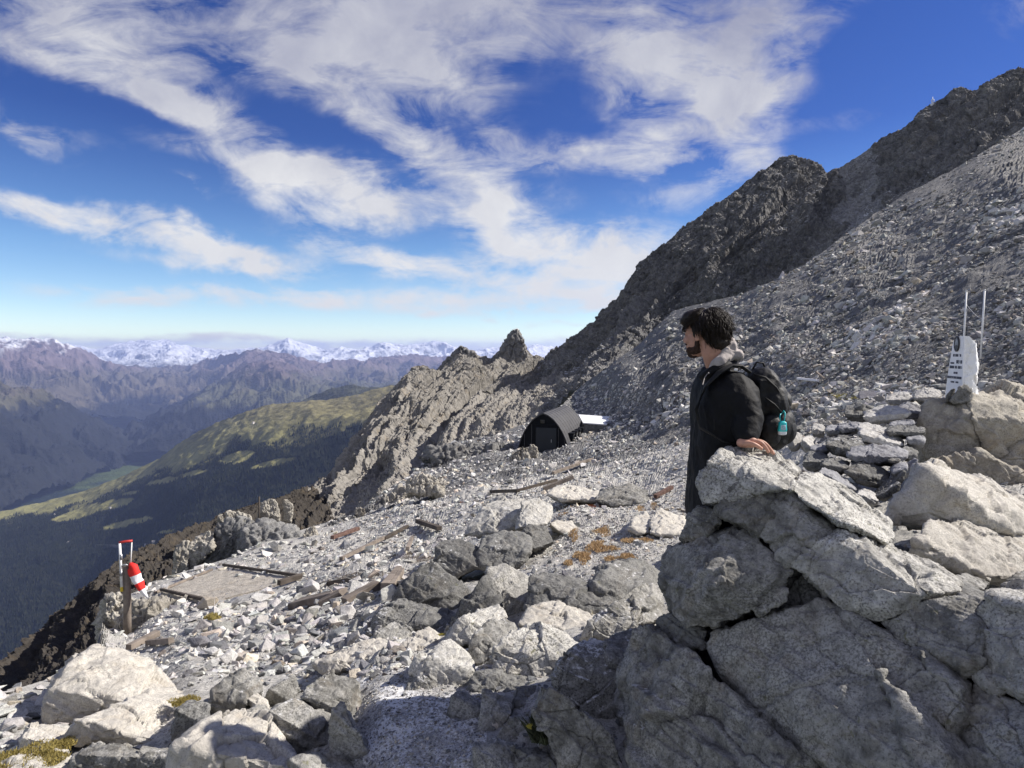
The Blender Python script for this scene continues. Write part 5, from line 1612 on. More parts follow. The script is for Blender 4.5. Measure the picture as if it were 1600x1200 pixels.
# flat white roof of a low stone store behind the hut
fd = 54
q = [P(904, 647.5, fd+3), P(962, 651.5, fd+2.5), P(948, 663, fd-1.4), P(911, 660.5, fd-1.2)]
c = sum(q, Vector())/4
st = empty('flat_roofed_store', c, label='low stone store with a flat white roof behind the hut', category='shed')
qq = [v-c for v in q]
MB().add([tuple(v) for v in qq]+[tuple(v+Vector((0, 0, -.09))) for v in qq], [(0, 3, 2, 1), (4, 5, 6, 7), (0, 1, 5, 4), (1, 2, 6, 5), (2, 3, 7, 6), (3, 0, 4, 7)]).build('roof', M_white, st)
iq = [v*.93 for v in qq]
for i in range(4):
    a, b = iq[i], iq[(i+1) % 4]
    mid = (a+b)/2
    ang = math.atan2((b-a).y, (b-a).x)
    MB().box(mid+Vector((0, 0, -.75)), ((b-a).length, .22, 1.25), Matrix.Rotation(ang, 3, 'Z'), jitter=.02).build('wall', M_ruin_shade, st)
for i in (2, 3):
    MB().tube([iq[i]*1.03+Vector((0, 0, -.1)), iq[i]*1.03+Vector((0, 0, -1.3))], .05, 8).build('post', M_wood_dark, st)
a, b = P(991, 653, 50), P(1016, 655, 50)
o = MB().box((0, 0, 0), ((b-a).length, .9, .10), (b-a).to_track_quat('X', 'Z').to_matrix(), jitter=.01).build('white_panel', M_white, None, bevel=.01, label='small white panel lying on the rubble right of the flat-roofed store', category='panel')
o.location = (a+b)/2

# ------------------------------------------------------------------ memorial
mdp = 7.35
C0 = P(1503, 622, mdp)
me_root = empty('memorial_stone', C0, label='white marble memorial stone with an oval medallion and dark inscription', category='memorial')
Hm = (P(1503, 525, mdp)-P(1503, 622, mdp)).z+.08
ldir = Vector((.239, .971, 0)).normalized()      # inscribed face runs back to the left
rdir = Vector((1.0, .04, 0)).normalized()
nlev, ns = 60, 18
V, F = [], []
for i in range(nlev+1):
    t_ = i/nlev
    z = -.08+Hm*t_
    lw = .475*(1-.43*t_**1.3)*(1 if t_ < .9 else math.sqrt(max(0, 1-((t_-.9)/.1)**2))*.35+.65)
    rw = .238*(1 if t_ < .55 else math.sqrt(max(0.0, 1-((t_-.55)/.47)**2))*.82+.18)
    top_ = 1 if t_ < .94 else 1-.12*((t_-.94)/.06)**2
    lw *= top_; rw *= top_
    A_ = Vector((0, 0, 0)); B_ = rdir*rw; D_ = ldir*lw; C_ = D_+rdir*rw*.8
    ring = []
    E_ = rdir*rw*.62+Vector((0, -.012, 0)); B_ = rdir*rw*.98+Vector((0, .075, 0)); C_ = D_+rdir*rw*.6
    for (s0, s1) in ((A_, E_), (E_, B_), (B_, C_.lerp(D_, .5)), (C_.lerp(D_, .5), D_), (D_, A_)):
        for k in range(ns):
            ring.append(s0.lerp(s1, k/ns))
    ci_ = sum(ring, Vector())/len(ring)
    for k, q_ in enumerate(ring):
        if k < 4*ns and k > 0:
            a_ = np.array([[q_.x*7, q_.y*7, z*6]])
            dsp = .030*float(fbm(a_, 4, 71)[0])+.022*float(cellplane(a_*1.1, 72)[0][0])
            dv = (q_-ci_).normalized()
            wgt = min(1, k/3, (4*ns-k)/3)
            q_ = q_+dv*dsp*wgt
        V.append((q_.x, q_.y, z))
nn_ = 5*ns
for i in range(nlev):
    for k in range(nn_):
        F.append((i*nn_+k, i*nn_+(k+1) % nn_, (i+1)*nn_+(k+1) % nn_, (i+1)*nn_+k))
F.append(tuple(range(nn_-1, -1, -1))); F.append(tuple(nlev*nn_+k for k in range(nn_)))
mm = MB().add(V, F).build('block', M_marble, me_root, False)
nrm_ = Vector((-ldir.y, ldir.x, 0))      # outward normal of inscribed face
if nrm_.dot(C0) > 0:
    nrm_ = -nrm_


def on_face(s, z, out=.004):
    return ldir*s+Vector((0, 0, z))+nrm_*out


# medallion
V = []; F = []
for rr_, oo in ((1, .004), (1, .016), (.8, .02), (.76, .012)):
    for k in range(28):
        an = 2*math.pi*k/28
        V.append(tuple(on_face(.165+.066*rr_*math.cos(an), .625+.092*rr_*math.sin(an), oo)))
for i in range(3):
    for k in range(28):
        F.append((i*28+k, i*28+(k+1) % 28, (i+1)*28+(k+1) % 28, (i+1)*28+k))
mdl = MB().add(V, F).build('medallion', M_bronze, me_root, True)
MB().add([tuple(on_face(.165+.052*math.cos(2*math.pi*k/28), .625+.072*math.sin(2*math.pi*k/28), .013)) for k in range(28)], [tuple(range(28))]).build('portrait_plate', M_photo, mdl)
MB().add([tuple(on_face(.165+.040*math.cos(2*math.pi*k/20), .583+.030*math.sin(2*math.pi*k/20), .0145)) for k in range(20)], [tuple(range(20))]).build('portrait_dark_oval', M_bronze, mdl)  # small dark oval low on the portrait plate
# the dark lettering (worn; only its strokes can be made out)
rg = random.Random(5)


def textline(s0, s1, z, h, gaps=(), name='inscription_line'):
    b = MB()
    s_ = s0
    j = 0
    while s_ < s1:
        wch = h*rg.uniform(.45, .75)
        if j not in gaps:
            kind = rg.choice('HEDANOIRT')
            st_ = h*.17
            def bar(sa, sb, za, zb):
                qs = [on_face(sa, za), on_face(sb, za), on_face(sb, zb), on_face(sa, zb)]
                qb = [on_face(sa, za, .0), on_face(sb, za, .0), on_face(sb, zb, .0), on_face(sa, zb, .0)]
                b.add([tuple(v) for v in qs+qb], [(0, 1, 2, 3), (0, 4, 5, 1), (1, 5, 6, 2), (2, 6, 7, 3), (3, 7, 4, 0)])
            bar(s_, s_+st_, z, z+h)
            if kind in 'HDANOR':
                bar(s_+wch-st_, s_+wch, z, z+h)
            if kind in 'EDAORT':
                bar(s_, s_+wch, z+h-st_, z+h)
            if kind in 'EDO':
                bar(s_, s_+wch, z, z+st_)
            if kind in 'HEAR':
                bar(s_, s_+wch, z+h*.42, z+h*.42+st_)
        s_ += wch+h*.22
        j += 1
    b.build(name, M_ink, me_root)


textline(.06, .27, .475, .030, (2,))
textline(.03, .21, .395, .040, (5,))
textline(.24, .33, .388, .020)
textline(.03, .355, .335, .032, (4, 7))
textline(.14, .24, .272, .024)
textline(.03, .43, .215, .028)
textline(.11, .17, .165, .020)
textline(.22, .32, .165, .020)

# ------------------------------------------------------------------ thin poles and the summit marker
pd = 18.0
for (x0, y0, x1, y1, lb) in ((1510, 456, 1504.5, 556, 'thin white pole rising behind the memorial, left one of a pair'), (1538.5, 454, 1532.5, 552, 'thin white pole right of the memorial, right one of a pair')):
    b0, t0 = P(x1, y1, pd), P(x0, y0, pd)
    r_ = empty('thin_pole', b0, label=lb, category='pole', group='pair of thin white poles')
    MB().tube([Vector((0, 0, -.15)), t0-b0], [.026, .022], 8).build('shaft', M_white, r_, True)
    MB().tube([t0-b0, t0-b0+Vector((0, 0, .03))], [.028, .02], 8).build('cap', M_white, r_, True)
a, b = P(1510.5, 476, pd), P(1536, 499, pd)
pts = [a.lerp(b, i/10)+Vector((0, 0, -.06*math.sin(math.pi*i/10))) for i in range(11)]
o = MB().tube([p_-a for p_ in pts], .005, 5).build('wire', M_whitef, None, True, label='thin sagging wire strung between the two white poles', category='wire')
o.location = a
sd = 216
b0 = P(1456.5, 164, sd)
r_ = empty('summit_marker', b0, label='tiny white mast with a ring on the skyline at upper right', category='mast')
MB().tube([Vector((0, 0, -.6)), Vector((.1, 0, 2.6))], .09, 8).build('mast', M_white, r_, True)
MB().tube([Vector((.15+.45*math.cos(t_), 0, 1.3+.55*math.sin(t_))) for t_ in np.linspace(0, 2*math.pi, 14)], .12, 6, cap=False).build('ring', M_white, r_, True)
MB().box((-.05, 0, 0), (.9, .8, .8), jitter=.05).build('white_box', M_white, r_)
b0 = P(404.5, 812, 30.2)
o = MB().tube([Vector((0, 0, -.5)), P(405, 776, 30.2)-b0], .035, 6).build('thin_stake', M_wood_dark, None, True, label='thin dark stake standing left of the masonry lump on the crag', category='stake')
o.location = b0

# ------------------------------------------------------------------ plants: orange tufts, yellow moss, a grass tuft
M_tuft = plain('orange_grass', (0.42, 0.29, 0.16), 0.9, 0.1, 0.5, 60.0)
M_rusttuft = plain('rust_red_growth', (0.33, 0.12, 0.05), 0.9, 0.1, 0.4, 50.0)
M_moss = plain('yellow_moss', (0.30, 0.245, 0.085), 0.95, 0.1, 0.5, 70.0)
M_green = plain('green_blades', (0.055, 0.062, 0.035), 0.7, 0.2, 0.5, 40.0)
M_lich = plain('yellow_lichen', (0.40, 0.34, 0.07), 0.95, 0.1, 0.3, 70.0)


def tuft(name, px, py, wpx, hpx, mat, label, cat, group=None, hgt=0.05, n=420, d=None, seed=0, lift=0.0, lean=0.6):
    rs = np.random.RandomState(seed+int(px))
    c = np.array(P(px, py, d)) if d else ground_at(px, py)[0][0]
    c = c+np.array([0, 0, lift])
    dd = c[1]
    rw, rh = wpx/2000*dd, hpx/2000*dd
    a = rs.uniform(0, 2*np.pi, n)
    r = np.sqrt(rs.uniform(0, 1, n))*(1+.25*np.sin(3*a+seed)+.2*np.sin(5*a))
    if d:
        x, y = np.cos(a)*r*rw, np.sin(a)*r*max(rh*1.6, rw*.6)
        z = 0*x
    else:
        ox = np.cos(a)*r*wpx/2
        oy = np.sin(a)*r*hpx/2
        gg, _ = ground_at(px+ox, py+oy)
        gg = gg-c
        x, y, z = gg.T
        z = z+lift
    L = hgt*rs.uniform(.5, 1.2, n)*(1.1-.5*r)
    th = rs.uniform(0, 2*np.pi, n)
    w = hgt*.13*rs.uniform(.6, 1.3, n)
    root = np.stack([x, y, z-.01], -1)
    side = np.stack([np.cos(th), np.sin(th), 0*th], -1)*w[:, None]
    tip = root+np.stack([np.cos(th+1.3)*L*lean*rs.uniform(0, 1, n), np.sin(th+1.3)*L*lean*rs.uniform(0, 1, n), L], -1)
    V = np.stack([root-side, root+side, root+np.stack([0*x, 0*x, L*.15], -1)+side[:, [1, 0, 2]]*.8, tip], 1).reshape(-1, 3)
    f = np.array([[0, 1, 3], [1, 2, 3], [2, 0, 3]])
    F = (f[None]+(np.arange(n)*4)[:, None, None]).reshape(-1, 3)
    o = link(name, mesh_np(name, V, F, False, mat), label=label, category=cat, group=group)
    o.location = c
    return o


TUFTS = [(918, 781, 34, 10, 'rust-red low growth, the brightest and farthest of the orange tufts', 1), (928, 792, 22, 5, 'rust-red strip just below the brightest tuft', 1), (889, 791, 16, 5, 'orange tuft beside the white slab', 0), (880, 808, 14, 5, 'orange tuft above the small white stone', 0),
         (896, 832, 14, 12, 'orange tuft touching the small white stone\'s right side', 0), (941, 826, 22, 10, 'orange tuft in the middle of the gravel, upper one', 0), (933, 852, 26, 16, 'largest orange tuft, centre of the gravel', 0), (956, 855, 18, 6, 'small orange tuft right of the largest', 0),
         (985, 840, 28, 6, 'flat orange tuft below the pair of white boulders', 0), (1010, 842, 18, 5, 'orange strip at the foot of the right white boulder', 0), (910, 868, 24, 14, 'orange-yellow tuft in front of the largest one', 0), (888, 880, 12, 8, 'small orange tuft nearest the shaded rocks', 0),
         (980, 870, 26, 7, 'sparse orange tuft on the right of the gravel', 0), (1000, 798, 12, 6, 'orange tuft on the ledge above the white pair', 0), (1022, 795, 10, 5, 'tiny orange tuft at the top of the white pair', 0), (952, 872, 14, 7, 'sparse orange tuft near the dark rounded rock', 0),
         (722, 786, 14, 8, 'rust-red patch among pale stones left of the bright-topped boulder', 1)]
for i, (x, y, w, h, lb, red) in enumerate(TUFTS):
    tuft('grass_tuft', x, y, w*1.15, h*1.2, M_rusttuft if red else M_tuft, lb, 'tuft', 'orange tufts on the gravel', hgt=.035+.006*(w/10), n=int(80+w*h*2.2), seed=i, lift=.03)
tuft('moss_patch', 45, 1188, 120, 40, M_moss, 'yellow moss cushion in the lower left corner', 'moss', hgt=.028, n=2600, d=3.3, seed=3, lift=.02, lean=1.0)
tuft('moss_patch', 95, 1162, 50, 22, M_moss, 'small yellow moss patch above the corner cushion', 'moss', hgt=.022, n=900, d=3.5, seed=4, lift=.0, lean=1.0)
tuft('moss_patch', 288, 1102, 44, 22, M_moss, 'yellow moss in the crack right of the pale boulders', 'moss', hgt=.025, n=900, d=3.9, seed=5, lift=.03, lean=1.0)
tuft('moss_patch', 332, 974, 22, 8, M_moss, 'yellowish moss among the rubble near the windsock', 'moss', hgt=.10, n=500, seed=6, lift=.1)
tuft('moss_patch', 645, 868, 90, 14, M_wood_brown, 'flat brown dead growth on the rubble slope', 'moss', hgt=.05, n=900, seed=7, lift=.05)
tuft('moss_patch', 560, 905, 80, 16, M_wood_brown, 'brown earthy growth around the broad board', 'moss', hgt=.05, n=900, seed=8, lift=.05)
tuft('moss_patch', 1320, 622, 60, 8, M_lich, 'yellow-green moss streak beyond the loose wall', 'moss', hgt=.05, n=500, seed=9, lift=.05)
tuft('grass_tuft', 842, 1148, 26, 26, M_green, 'green grass tuft with a yellow flower in a crack of the outcrop', 'grass tuft', hgt=.10, n=160, d=2.72, seed=10, lean=1.3)
tuft('flower', 827, 1132, 8, 8, M_lich, 'small yellow flower above the green tuft', 'flower', hgt=.012, n=120, d=2.62, seed=11, lift=.0, lean=1.0)
tuft('lichen_spot', 690, 994, 14, 6, M_lich, 'yellow lichen spot on the pale ledge', 'lichen', hgt=.012, n=260, d=4.8, seed=12, lift=.02, lean=1.0)

# ------------------------------------------------------------------ far below: houses and the valley road


def valley_pt(px, py):
    """nearest point of the alp mesh to that pixel"""
    k = int(np.argmin((hpx-px)**2+(hpy-py)**2))
    return Vector(p4[k])


M_house = plain('far_house_wall', (0.6, 0.58, 0.54), 0.9, 0.1, 0.1)
M_hroof = plain('far_house_roof', (0.33, 0.30, 0.29), 0.9, 0.1, 0.1)
for i, (x, y, lb) in enumerate([(222, 856, 'tiny pale house on the valley road, middle one'), (228, 853, 'tiny pale house touching the middle one on the road'), (108, 849, 'tiny pale house alone near the left on the road'), (85, 805, 'tiny white hut at the tip of the lowest pasture'), (172, 795, 'tiny white hut on the long pasture'), (240, 848, 'tiny house at the right end of the road'), (396, 662, 'speck of a white hut on the ridge pasture')]):
    c = valley_pt(x, y)
    r_ = empty('valley_house', c, rz=i*.7, label=lb, category='house', group='tiny houses in the valley')
    MB().box((0, 0, 4), (13, 10, 10)).build('wall', M_house, r_)
    MB().add([(-7.5, -6, 8.8), (7.5, -6, 8.8), (7.5, 6, 8.8), (-7.5, 6, 8.8), (-7.5, 0, 13.5), (7.5, 0, 13.5)], [(0, 1, 5, 4), (3, 4, 5, 2), (0, 4, 3), (1, 2, 5), (0, 3, 2, 1)]).build('roof', M_hroof, r_)
M_road = plain('road_asphalt', (0.075, 0.075, 0.075), 0.9, 0.1, 0.1)
RD = [(150, 853), (165, 853), (205, 856), (225, 852), (250, 846), (268, 842)]
pts = [valley_pt(x, y)+Vector((0, 0, 9)) for x, y in RD]
V = []; F = []
for i, p_ in enumerate(pts):
    t_ = (pts[min(i+1, len(pts)-1)]-pts[max(i-1, 0)]); t_.z = 0; t_.normalize()
    s_ = Vector((-t_.y, t_.x, 0))*3
    V += [tuple(p_-s_), tuple(p_+s_), tuple(p_+s_-Vector((0, 0, 14))), tuple(p_-s_-Vector((0, 0, 14)))]
for i in range(len(pts)-1):
    a, b = i*4, i*4+4
    F += [(a, b, b+1, a+1), (a+1, b+1, b+2, a+2), (a+3, b+3, b, a)]
o = MB().add(V, F).build('road', M_road)
o['kind'] = 'structure'

# ------------------------------------------------------------------ the man
M_skin = plain('skin', (0.46, 0.25, 0.18), 0.55, 0.35, 0.10, 30.0, 0.15, bscale=120, bdist=0.002)
M_jacket = plain('black_jacket_cloth', (0.0065, 0.0065, 0.008), 0.7, 0.18, 0.25, 18.0, 0.4, bscale=26, bdist=0.012)
M_hood = plain('taupe_hood_cloth', (0.36, 0.325, 0.31), 0.9, 0.1, 0.12, 30.0, 0.4, bscale=60, bdist=0.006)
M_hair = plain('dark_brown_hair', (0.020, 0.013, 0.009), 0.55, 0.3, 0.4, 90.0)
M_trouser = plain('dark_trousers', (0.02, 0.02, 0.022), 0.8, 0.2, 0.2, 20.0)
M_shoe = plain('brown_boot', (0.06, 0.045, 0.035), 0.7, 0.2, 0.2, 20.0)
M_pack = plain('black_pack_nylon', (0.009, 0.009, 0.010), 0.6, 0.28, 0.25, 30.0, 0.4, bscale=35, bdist=0.010)
M_web = plain('webbing', (0.016, 0.016, 0.017), 0.65, 0.2, 0.2, 100.0)
M_turq = plain('turquoise_rubber', (0.02, 0.48, 0.50), 0.4, 0.45, 0.05, 30.0)
M_gel = plain('clear_gel_bottle', (0.62, 0.66, 0.70), 0.25, 0.5, 0.05, 30.0)
M_gellab = plain('grey_label', (0.30, 0.45, 0.52), 0.45, 0.4, 0.2, 120.0)

M_beard = plain('dark_stubble', (0.045, 0.026, 0.019), 0.75, 0.15, 0.4, 160.0)
DT = 3.32
FEET = P(1120, 560, DT)
FEET.z = float(ground_at(1120, 900)[0][0][2])*0-1.66
man = empty('person', FEET, label='dark-haired man in a black jacket with a rucksack, looking left, one hand on the boulder', category='person')


def L3(px, py, d=DT):
    return P(px, py, d)-FEET


def ellipsoid(mb, c, r, axes=None, n=20, m=12):
    A = axes or (Vector((1, 0, 0)), Vector((0, 1, 0)), Vector((0, 0, 1)))
    V, F = [], []
    for i in range(1, m):
        th = math.pi*i/m
        for k in range(n):
            an = 2*math.pi*k/n
            V.append(tuple(c+A[0]*(r[0]*math.sin(th)*math.cos(an))+A[1]*(r[1]*math.sin(th)*math.sin(an))+A[2]*(r[2]*math.cos(th))))
    V.append(tuple(c+A[2]*r[2])); V.append(tuple(c-A[2]*r[2]))
    for i in range(m-2):
        for k in range(n):
            F.append((i*n+k, (i+1)*n+k, (i+1)*n+(k+1) % n, i*n+(k+1) % n))
    for k in range(n):
        F.append((len(V)-2, k, (k+1) % n))
        F.append((len(V)-1, (m-2)*n+(k+1) % n, (m-2)*n+k))
    mb.add(V, F)


def limb(mb, pts, rad, n=16, sub=6):
    """tapered capsule chain through the given joints"""
    P_, R_ = [], []
    pts = [Vector(p) for p in pts]
    for i in range(len(pts)-1):
        p0 = pts[max(i-1, 0)]; p1 = pts[i]; p2 = pts[i+1]; p3 = pts[min(i+2, len(pts)-1)]
        for k in range(sub):
            t = k/sub
            q = 0.5*((2*p1)+(p2-p0)*t+(2*p0-5*p1+4*p2-p3)*t*t+(3*p1-p0-3*p2+p3)*t**3)
            P_.append(q); R_.append(rad[i]*(1-t)+rad[i+1]*t)
    P_.append(pts[-1]); R_.append(rad[-1])
    mb.tube(P_, R_, n)
    ellipsoid(mb, P_[0], (R_[0],)*3, n=n, m=8)
    ellipsoid(mb, P_[-1], (R_[-1],)*3, n=n, m=8)


def ringloft(mb, levels, n=32, power=2.4, fx=Vector((1, 0, 0)), fy=Vector((0, 1, 0))):
    V, F = [], []
    for (c, hx, hy) in levels:
        for k in range(n):
            an = 2*math.pi*k/n
            cx_, sx_ = math.cos(an), math.sin(an)
            e = 2/power
            V.append(tuple(c+fx*(hx*math.copysign(abs(cx_)**e, cx_))+fy*(hy*math.copysign(abs(sx_)**e, sx_))))
    for i in range(len(levels)-1):
        for k in range(n):
            F.append((i*n+k, i*n+(k+1) % n, (i+1)*n+(k+1) % n, (i+1)*n+k))
    F.append(tuple(range(n-1, -1, -1))); F.append(tuple((len(levels)-1)*n+k for k in range(n)))
    mb.add(V, F)


def fused(mb, name, mat, parent, voxel, smooth=4, wrinkle=0.0, wscale=14.0, seed=1, stretch=(1, 1, 1), disp=None):
    """join overlapping solids into one skin"""
    me = bpy.data.meshes.new(name)
    me.from_pydata(np.concatenate(mb.V).tolist(), [], mb.F)
    bm = bmesh.new(); bm.from_mesh(me)
    bmesh.ops.recalc_face_normals(bm, faces=bm.faces)
    bm.to_mesh(me); bm.free()
    o = bpy.data.objects.new('tmp', me)
    COL.objects.link(o)
    m = o.modifiers.new('r', 'REMESH'); m.mode = 'VOXEL'; m.voxel_size = voxel
    if smooth:
        s = o.modifiers.new('s', 'SMOOTH'); s.factor = 0.5; s.iterations = smooth
    dg = bpy.context.evaluated_depsgraph_get()
    dg.update()
    me2 = bpy.data.meshes.new_from_object(o.evaluated_get(dg))
    bpy.data.objects.remove(o)
    me2.name = name
    V = np.empty(len(me2.vertices)*3, np.float32); me2.vertices.foreach_get('co', V); V = V.reshape(-1, 3)
    if wrinkle:
        Nn = np.empty(len(V)*3, np.float32); me2.vertices.foreach_get('normal', Nn); Nn = Nn.reshape(-1, 3)
        q = V*wscale*np.array(stretch)
        h = ridged(q+0.5*fbm(q*0.6, 2, seed+5)[:, None], 3, seed)-0.4
        V = V+Nn*(h*wrinkle)[:, None]
    if disp is not None:
        V = disp(V)
    me2.vertices.foreach_set('co', V.astype(np.float32).ravel())
    me2.polygons.foreach_set('use_smooth', [True]*len(me2.polygons))
    me2.materials.clear(); me2.materials.append(mat)
    me2.update()
    return link(name, me2, parent)


TH = R(45)
hf = Vector((-math.cos(TH), math.sin(TH), -0.06)).normalized()
hl = Vector((0, 0, 1)).cross(hf).normalized()
hu = hf.cross(hl).normalized()
HA = (hf, hl, hu)
HC_ = L3(1101, 521)


def hd_(f, l, u):
    return HC_+hf*f+hl*l+hu*u


# --- body: one skin from head to feet, with both hands
b = MB()
ellipsoid(b, hd_(-.012, 0, .030), (.100, .078, .092), HA, 28, 16)
ellipsoid(b, hd_(.030, 0, -.035), (.066, .064, .085), HA, 24, 14)
ellipsoid(b, hd_(.045, 0, .022), (.048, .062, .045), HA)
ellipsoid(b, hd_(.040, 0, -.082), (.048, .048, .036), HA)
ellipsoid(b, hd_(.078, 0, -.102), (.022, .026, .020), HA)
ellipsoid(b, hd_(.079, 0, .024), (.020, .048, .012), HA)
b.tube([hd_(.088, 0, .012), hd_(.104, 0, -.012), hd_(.116, 0, -.034)], [.009, .011, .014], 10)
for sg in (1, -1):
    ellipsoid(b, hd_(.104, sg*.011, -.036), (.011, .009, .008), HA)
    ellipsoid(b, hd_(.068, sg*.042, -.030), (.024, .020, .022), HA)
    ellipsoid(b, hd_(.084, sg*.029, .003), (.012, .014, .011), HA)
    ellipsoid(b, hd_(-.004, sg*.078, -.010), (.017, .007, .030), HA)
    ellipsoid(b, hd_(-.010, sg*.084, .004), (.014, .006, .018), HA)
    ellipsoid(b, hd_(.002, sg*.079, -.032), (.009, .007, .010), HA)
    b.tube([hd_(.004, sg*.034, -.070), hd_(.060, sg*.026, -.100)], [.026, .018], 10)
ellipsoid(b, hd_(.094, 0, -.060), (.012, .024, .006), HA)
ellipsoid(b, hd_(.091, 0, -.071), (.012, .020, .007), HA)
limb(b, [hd_(-.030, 0, -.035), hd_(-.045, 0, -.105), L3(1122, 572), L3(1126, 590)], [.060, .058, .062, .075])
ringloft(b, [(L3(1124, 582), .06, .10), (L3(1129, 600), .10, .185), (L3(1129, 640), .115, .175), (L3(1126, 690), .105, .155), (L3(1122, 740), .11, .17), (L3(1121, 775), .11, .17), (L3(1121, 790), .09, .15)])
SHL, ELL, WRL = L3(1149, 606, 3.17), L3(1166, 652, 3.10), L3(1166, 684, 3.03)
SHR, ELR, WRR = L3(1112, 606, 3.50), L3(1112, 680, 3.56), L3(1092, 728, 3.48)
limb(b, [SHL, SHL.lerp(ELL, .5), ELL, ELL.lerp(WRL, .6), WRL], [.046, .046, .040, .035, .028])
limb(b, [SHR, SHR.lerp(ELR, .5), ELR, ELR.lerp(WRR, .6), WRR], [.046, .046, .042, .036, .028])
hipL, hipR = L3(1124, 780, DT-.10), L3(1120, 780, DT+.10)
kneeL, kneeR = Vector((-.03, -.11, .50)), Vector((.05, .13, .50))
ankL, ankR = Vector((.04, -.12, .09)), Vector((.10, .14, .09))
limb(b, [hipL, kneeL, ankL], [.088, .056, .040]); limb(b, [hipR, kneeR, ankR], [.088, .056, .040])
for a_ in (ankL, ankR):
    limb(b, [a_+Vector((.03, 0, -.04)), a_+Vector((-.08, 0, -.05)), a_+Vector((-.15, 0, -.062))], [.038, .036, .024])
# left hand lying on the rock
HD = 3.0
b_h = lambda x, y, d=HD: L3(x, y, d)
WR2 = b_h(1163, 688, 3.02)
limb(b, [WRL, WR2], [.028, .026])
limb(b, [WR2, b_h(1172, 688, 2.995), b_h(1179, 690, 2.985)], [.026, .0225, .017])
limb(b, [WR2, b_h(1173, 688, 3.02), b_h(1181, 689.5, 3.02)], [.026, .0225, .017])
limb(b, [WR2+Vector((0, .01, 0)), b_h(1174, 689, 3.045), b_h(1182, 690.5, 3.05)], [.025, .021, .015])
limb(b, [b_h(1158, 692, 3.0), b_h(1168, 693, 2.985), b_h(1176, 695, 2.98)], [.022, .021, .014])
FING = [[(1164, 693.5, 2.975, .0145), (1174, 693, 2.95, .0115), (1183, 696.5, 2.945, .0102), (1189.5, 701, 2.95, .0085)],
        [(1179, 689.5, 2.98, .0118), (1189, 691.5, 2.965, .0100), (1196, 699, 2.96, .0092), (1200.5, 706, 2.965, .0078)],
        [(1181, 688.5, 3.01, .0120), (1193, 691.5, 3.0, .0102), (1202, 700, 3.0, .0094), (1207.5, 708, 3.005, .0080)],
        [(1182, 689.5, 3.04, .0115), (1194, 692.5, 3.035, .0098), (1203, 701, 3.035, .0090), (1209, 708.5, 3.04, .0076)],
        [(1181, 691.5, 3.07, .0100), (1190, 694.5, 3.07, .0086), (1197, 700.5, 3.07, .0078), (1202, 706, 3.07, .0066)]]
for fg in FING:
    limb(b, [b_h(x, y, d) for x, y, d, r in fg], [r for *_, r in fg], 12, 4)
# right hand hanging
fdir = (WRR-ELR).normalized()
pm = WRR+fdir*.045
limb(b, [WRR, pm+Vector((0, .018, 0)), pm+fdir*.035+Vector((0, .024, 0))], [.026, .020, .014])
limb(b, [WRR, pm-Vector((0, .018, 0)), pm+fdir*.035-Vector((0, .024, 0))], [.026, .020, .014])
for j, (ly, ln_) in enumerate(((-.030, .070), (-.010, .080), (.010, .075), (.029, .058))):
    s0 = pm+fdir*.035+Vector((0, ly, 0))
    limb(b, [s0, s0+fdir*ln_*.5, s0+fdir*ln_*.95+Vector((.018, 0, 0))], [.0105, .0092, .0072], 10, 4)
limb(b, [WRR+fdir*.01+Vector((0, -.02, 0)), pm+Vector((-.01, -.045, 0)), pm+fdir*.045+Vector((-.012, -.052, 0))], [.014, .011, .008], 10, 4)
fused(b, 'body', M_skin, man, 0.0042, 3)

# --- clothes
j = MB()
ringloft(j, [(L3(1121, 574), .070, .080), (L3(1125, 582), .090, .125), (L3(1129, 592), .120, .190), (L3(1131, 606), .142, .235), (L3(1131, 630), .152, .245), (L3(1130, 660), .150, .235), (L3(1128, 700), .148, .225), (L3(1126, 740), .150, .23),
             (L3(1124, 775), .152, .235), (L3(1122, 800), .150, .235), (L3(1121, 812), .140, .225)], 40, 2.6)
limb(j, [SHL+Vector((-.005, .01, .0)), SHL.lerp(ELL, .5), ELL, ELL.lerp(WRL, .6), WRL+Vector((0, 0, .005))], [.082, .082, .078, .066, .052])
limb(j, [SHR, SHR.lerp(ELR, .5), ELR, ELR.lerp(WRR, .6), WRR], [.090, .082, .072, .062, .048])
limb(j, [L3(1096, 588, DT-.06), L3(1110, 581, DT-.11), L3(1132, 574, DT-.10), L3(1146, 570, DT), L3(1134, 574, DT+.10), L3(1110, 582, DT+.10), L3(1096, 588, DT+.05)], [.022, .026, .028, .03, .028, .026, .022])
jk = fused(j, 'jacket', M_jacket, man, 0.0075, 5, 0.011, 7.5, 31, (1, 1, 0.75))
t = MB()
ringloft(t, [(L3(1121, 760), .125, .19), (L3(1121, 800), .13, .195), (L3(1121, 830), .12, .18)], 30)
limb(t, [hipL, kneeL, ankL+Vector((0, 0, .02))], [.105, .085, .075]); limb(t, [hipR, kneeR, ankR+Vector((0, 0, .02))], [.105, .085, .075])
fused(t, 'trousers', M_trouser, man, 0.010, 4, 0.008, 9, 33)
for a_ in (ankL, ankR):
    t = MB()
    limb(t, [a_+Vector((0, 0, .05)), a_+Vector((.01, 0, -.03))], [.055, .052])
    limb(t, [a_+Vector((.04, 0, -.042)), a_+Vector((-.08, 0, -.048)), a_+Vector((-.17, 0, -.058))], [.048, .050, .036])
    fused(t, 'boot', M_shoe, man, 0.007, 3)
h = MB()
limb(h, [L3(1103, 586, DT-.085), L3(1112, 576, DT-.105), L3(1124, 565, DT-.105), L3(1136, 556, DT-.07), L3(1142, 552, DT), L3(1136, 556, DT+.08), L3(1120, 568, DT+.10)], [.013, .020, .028, .034, .036, .032, .024])
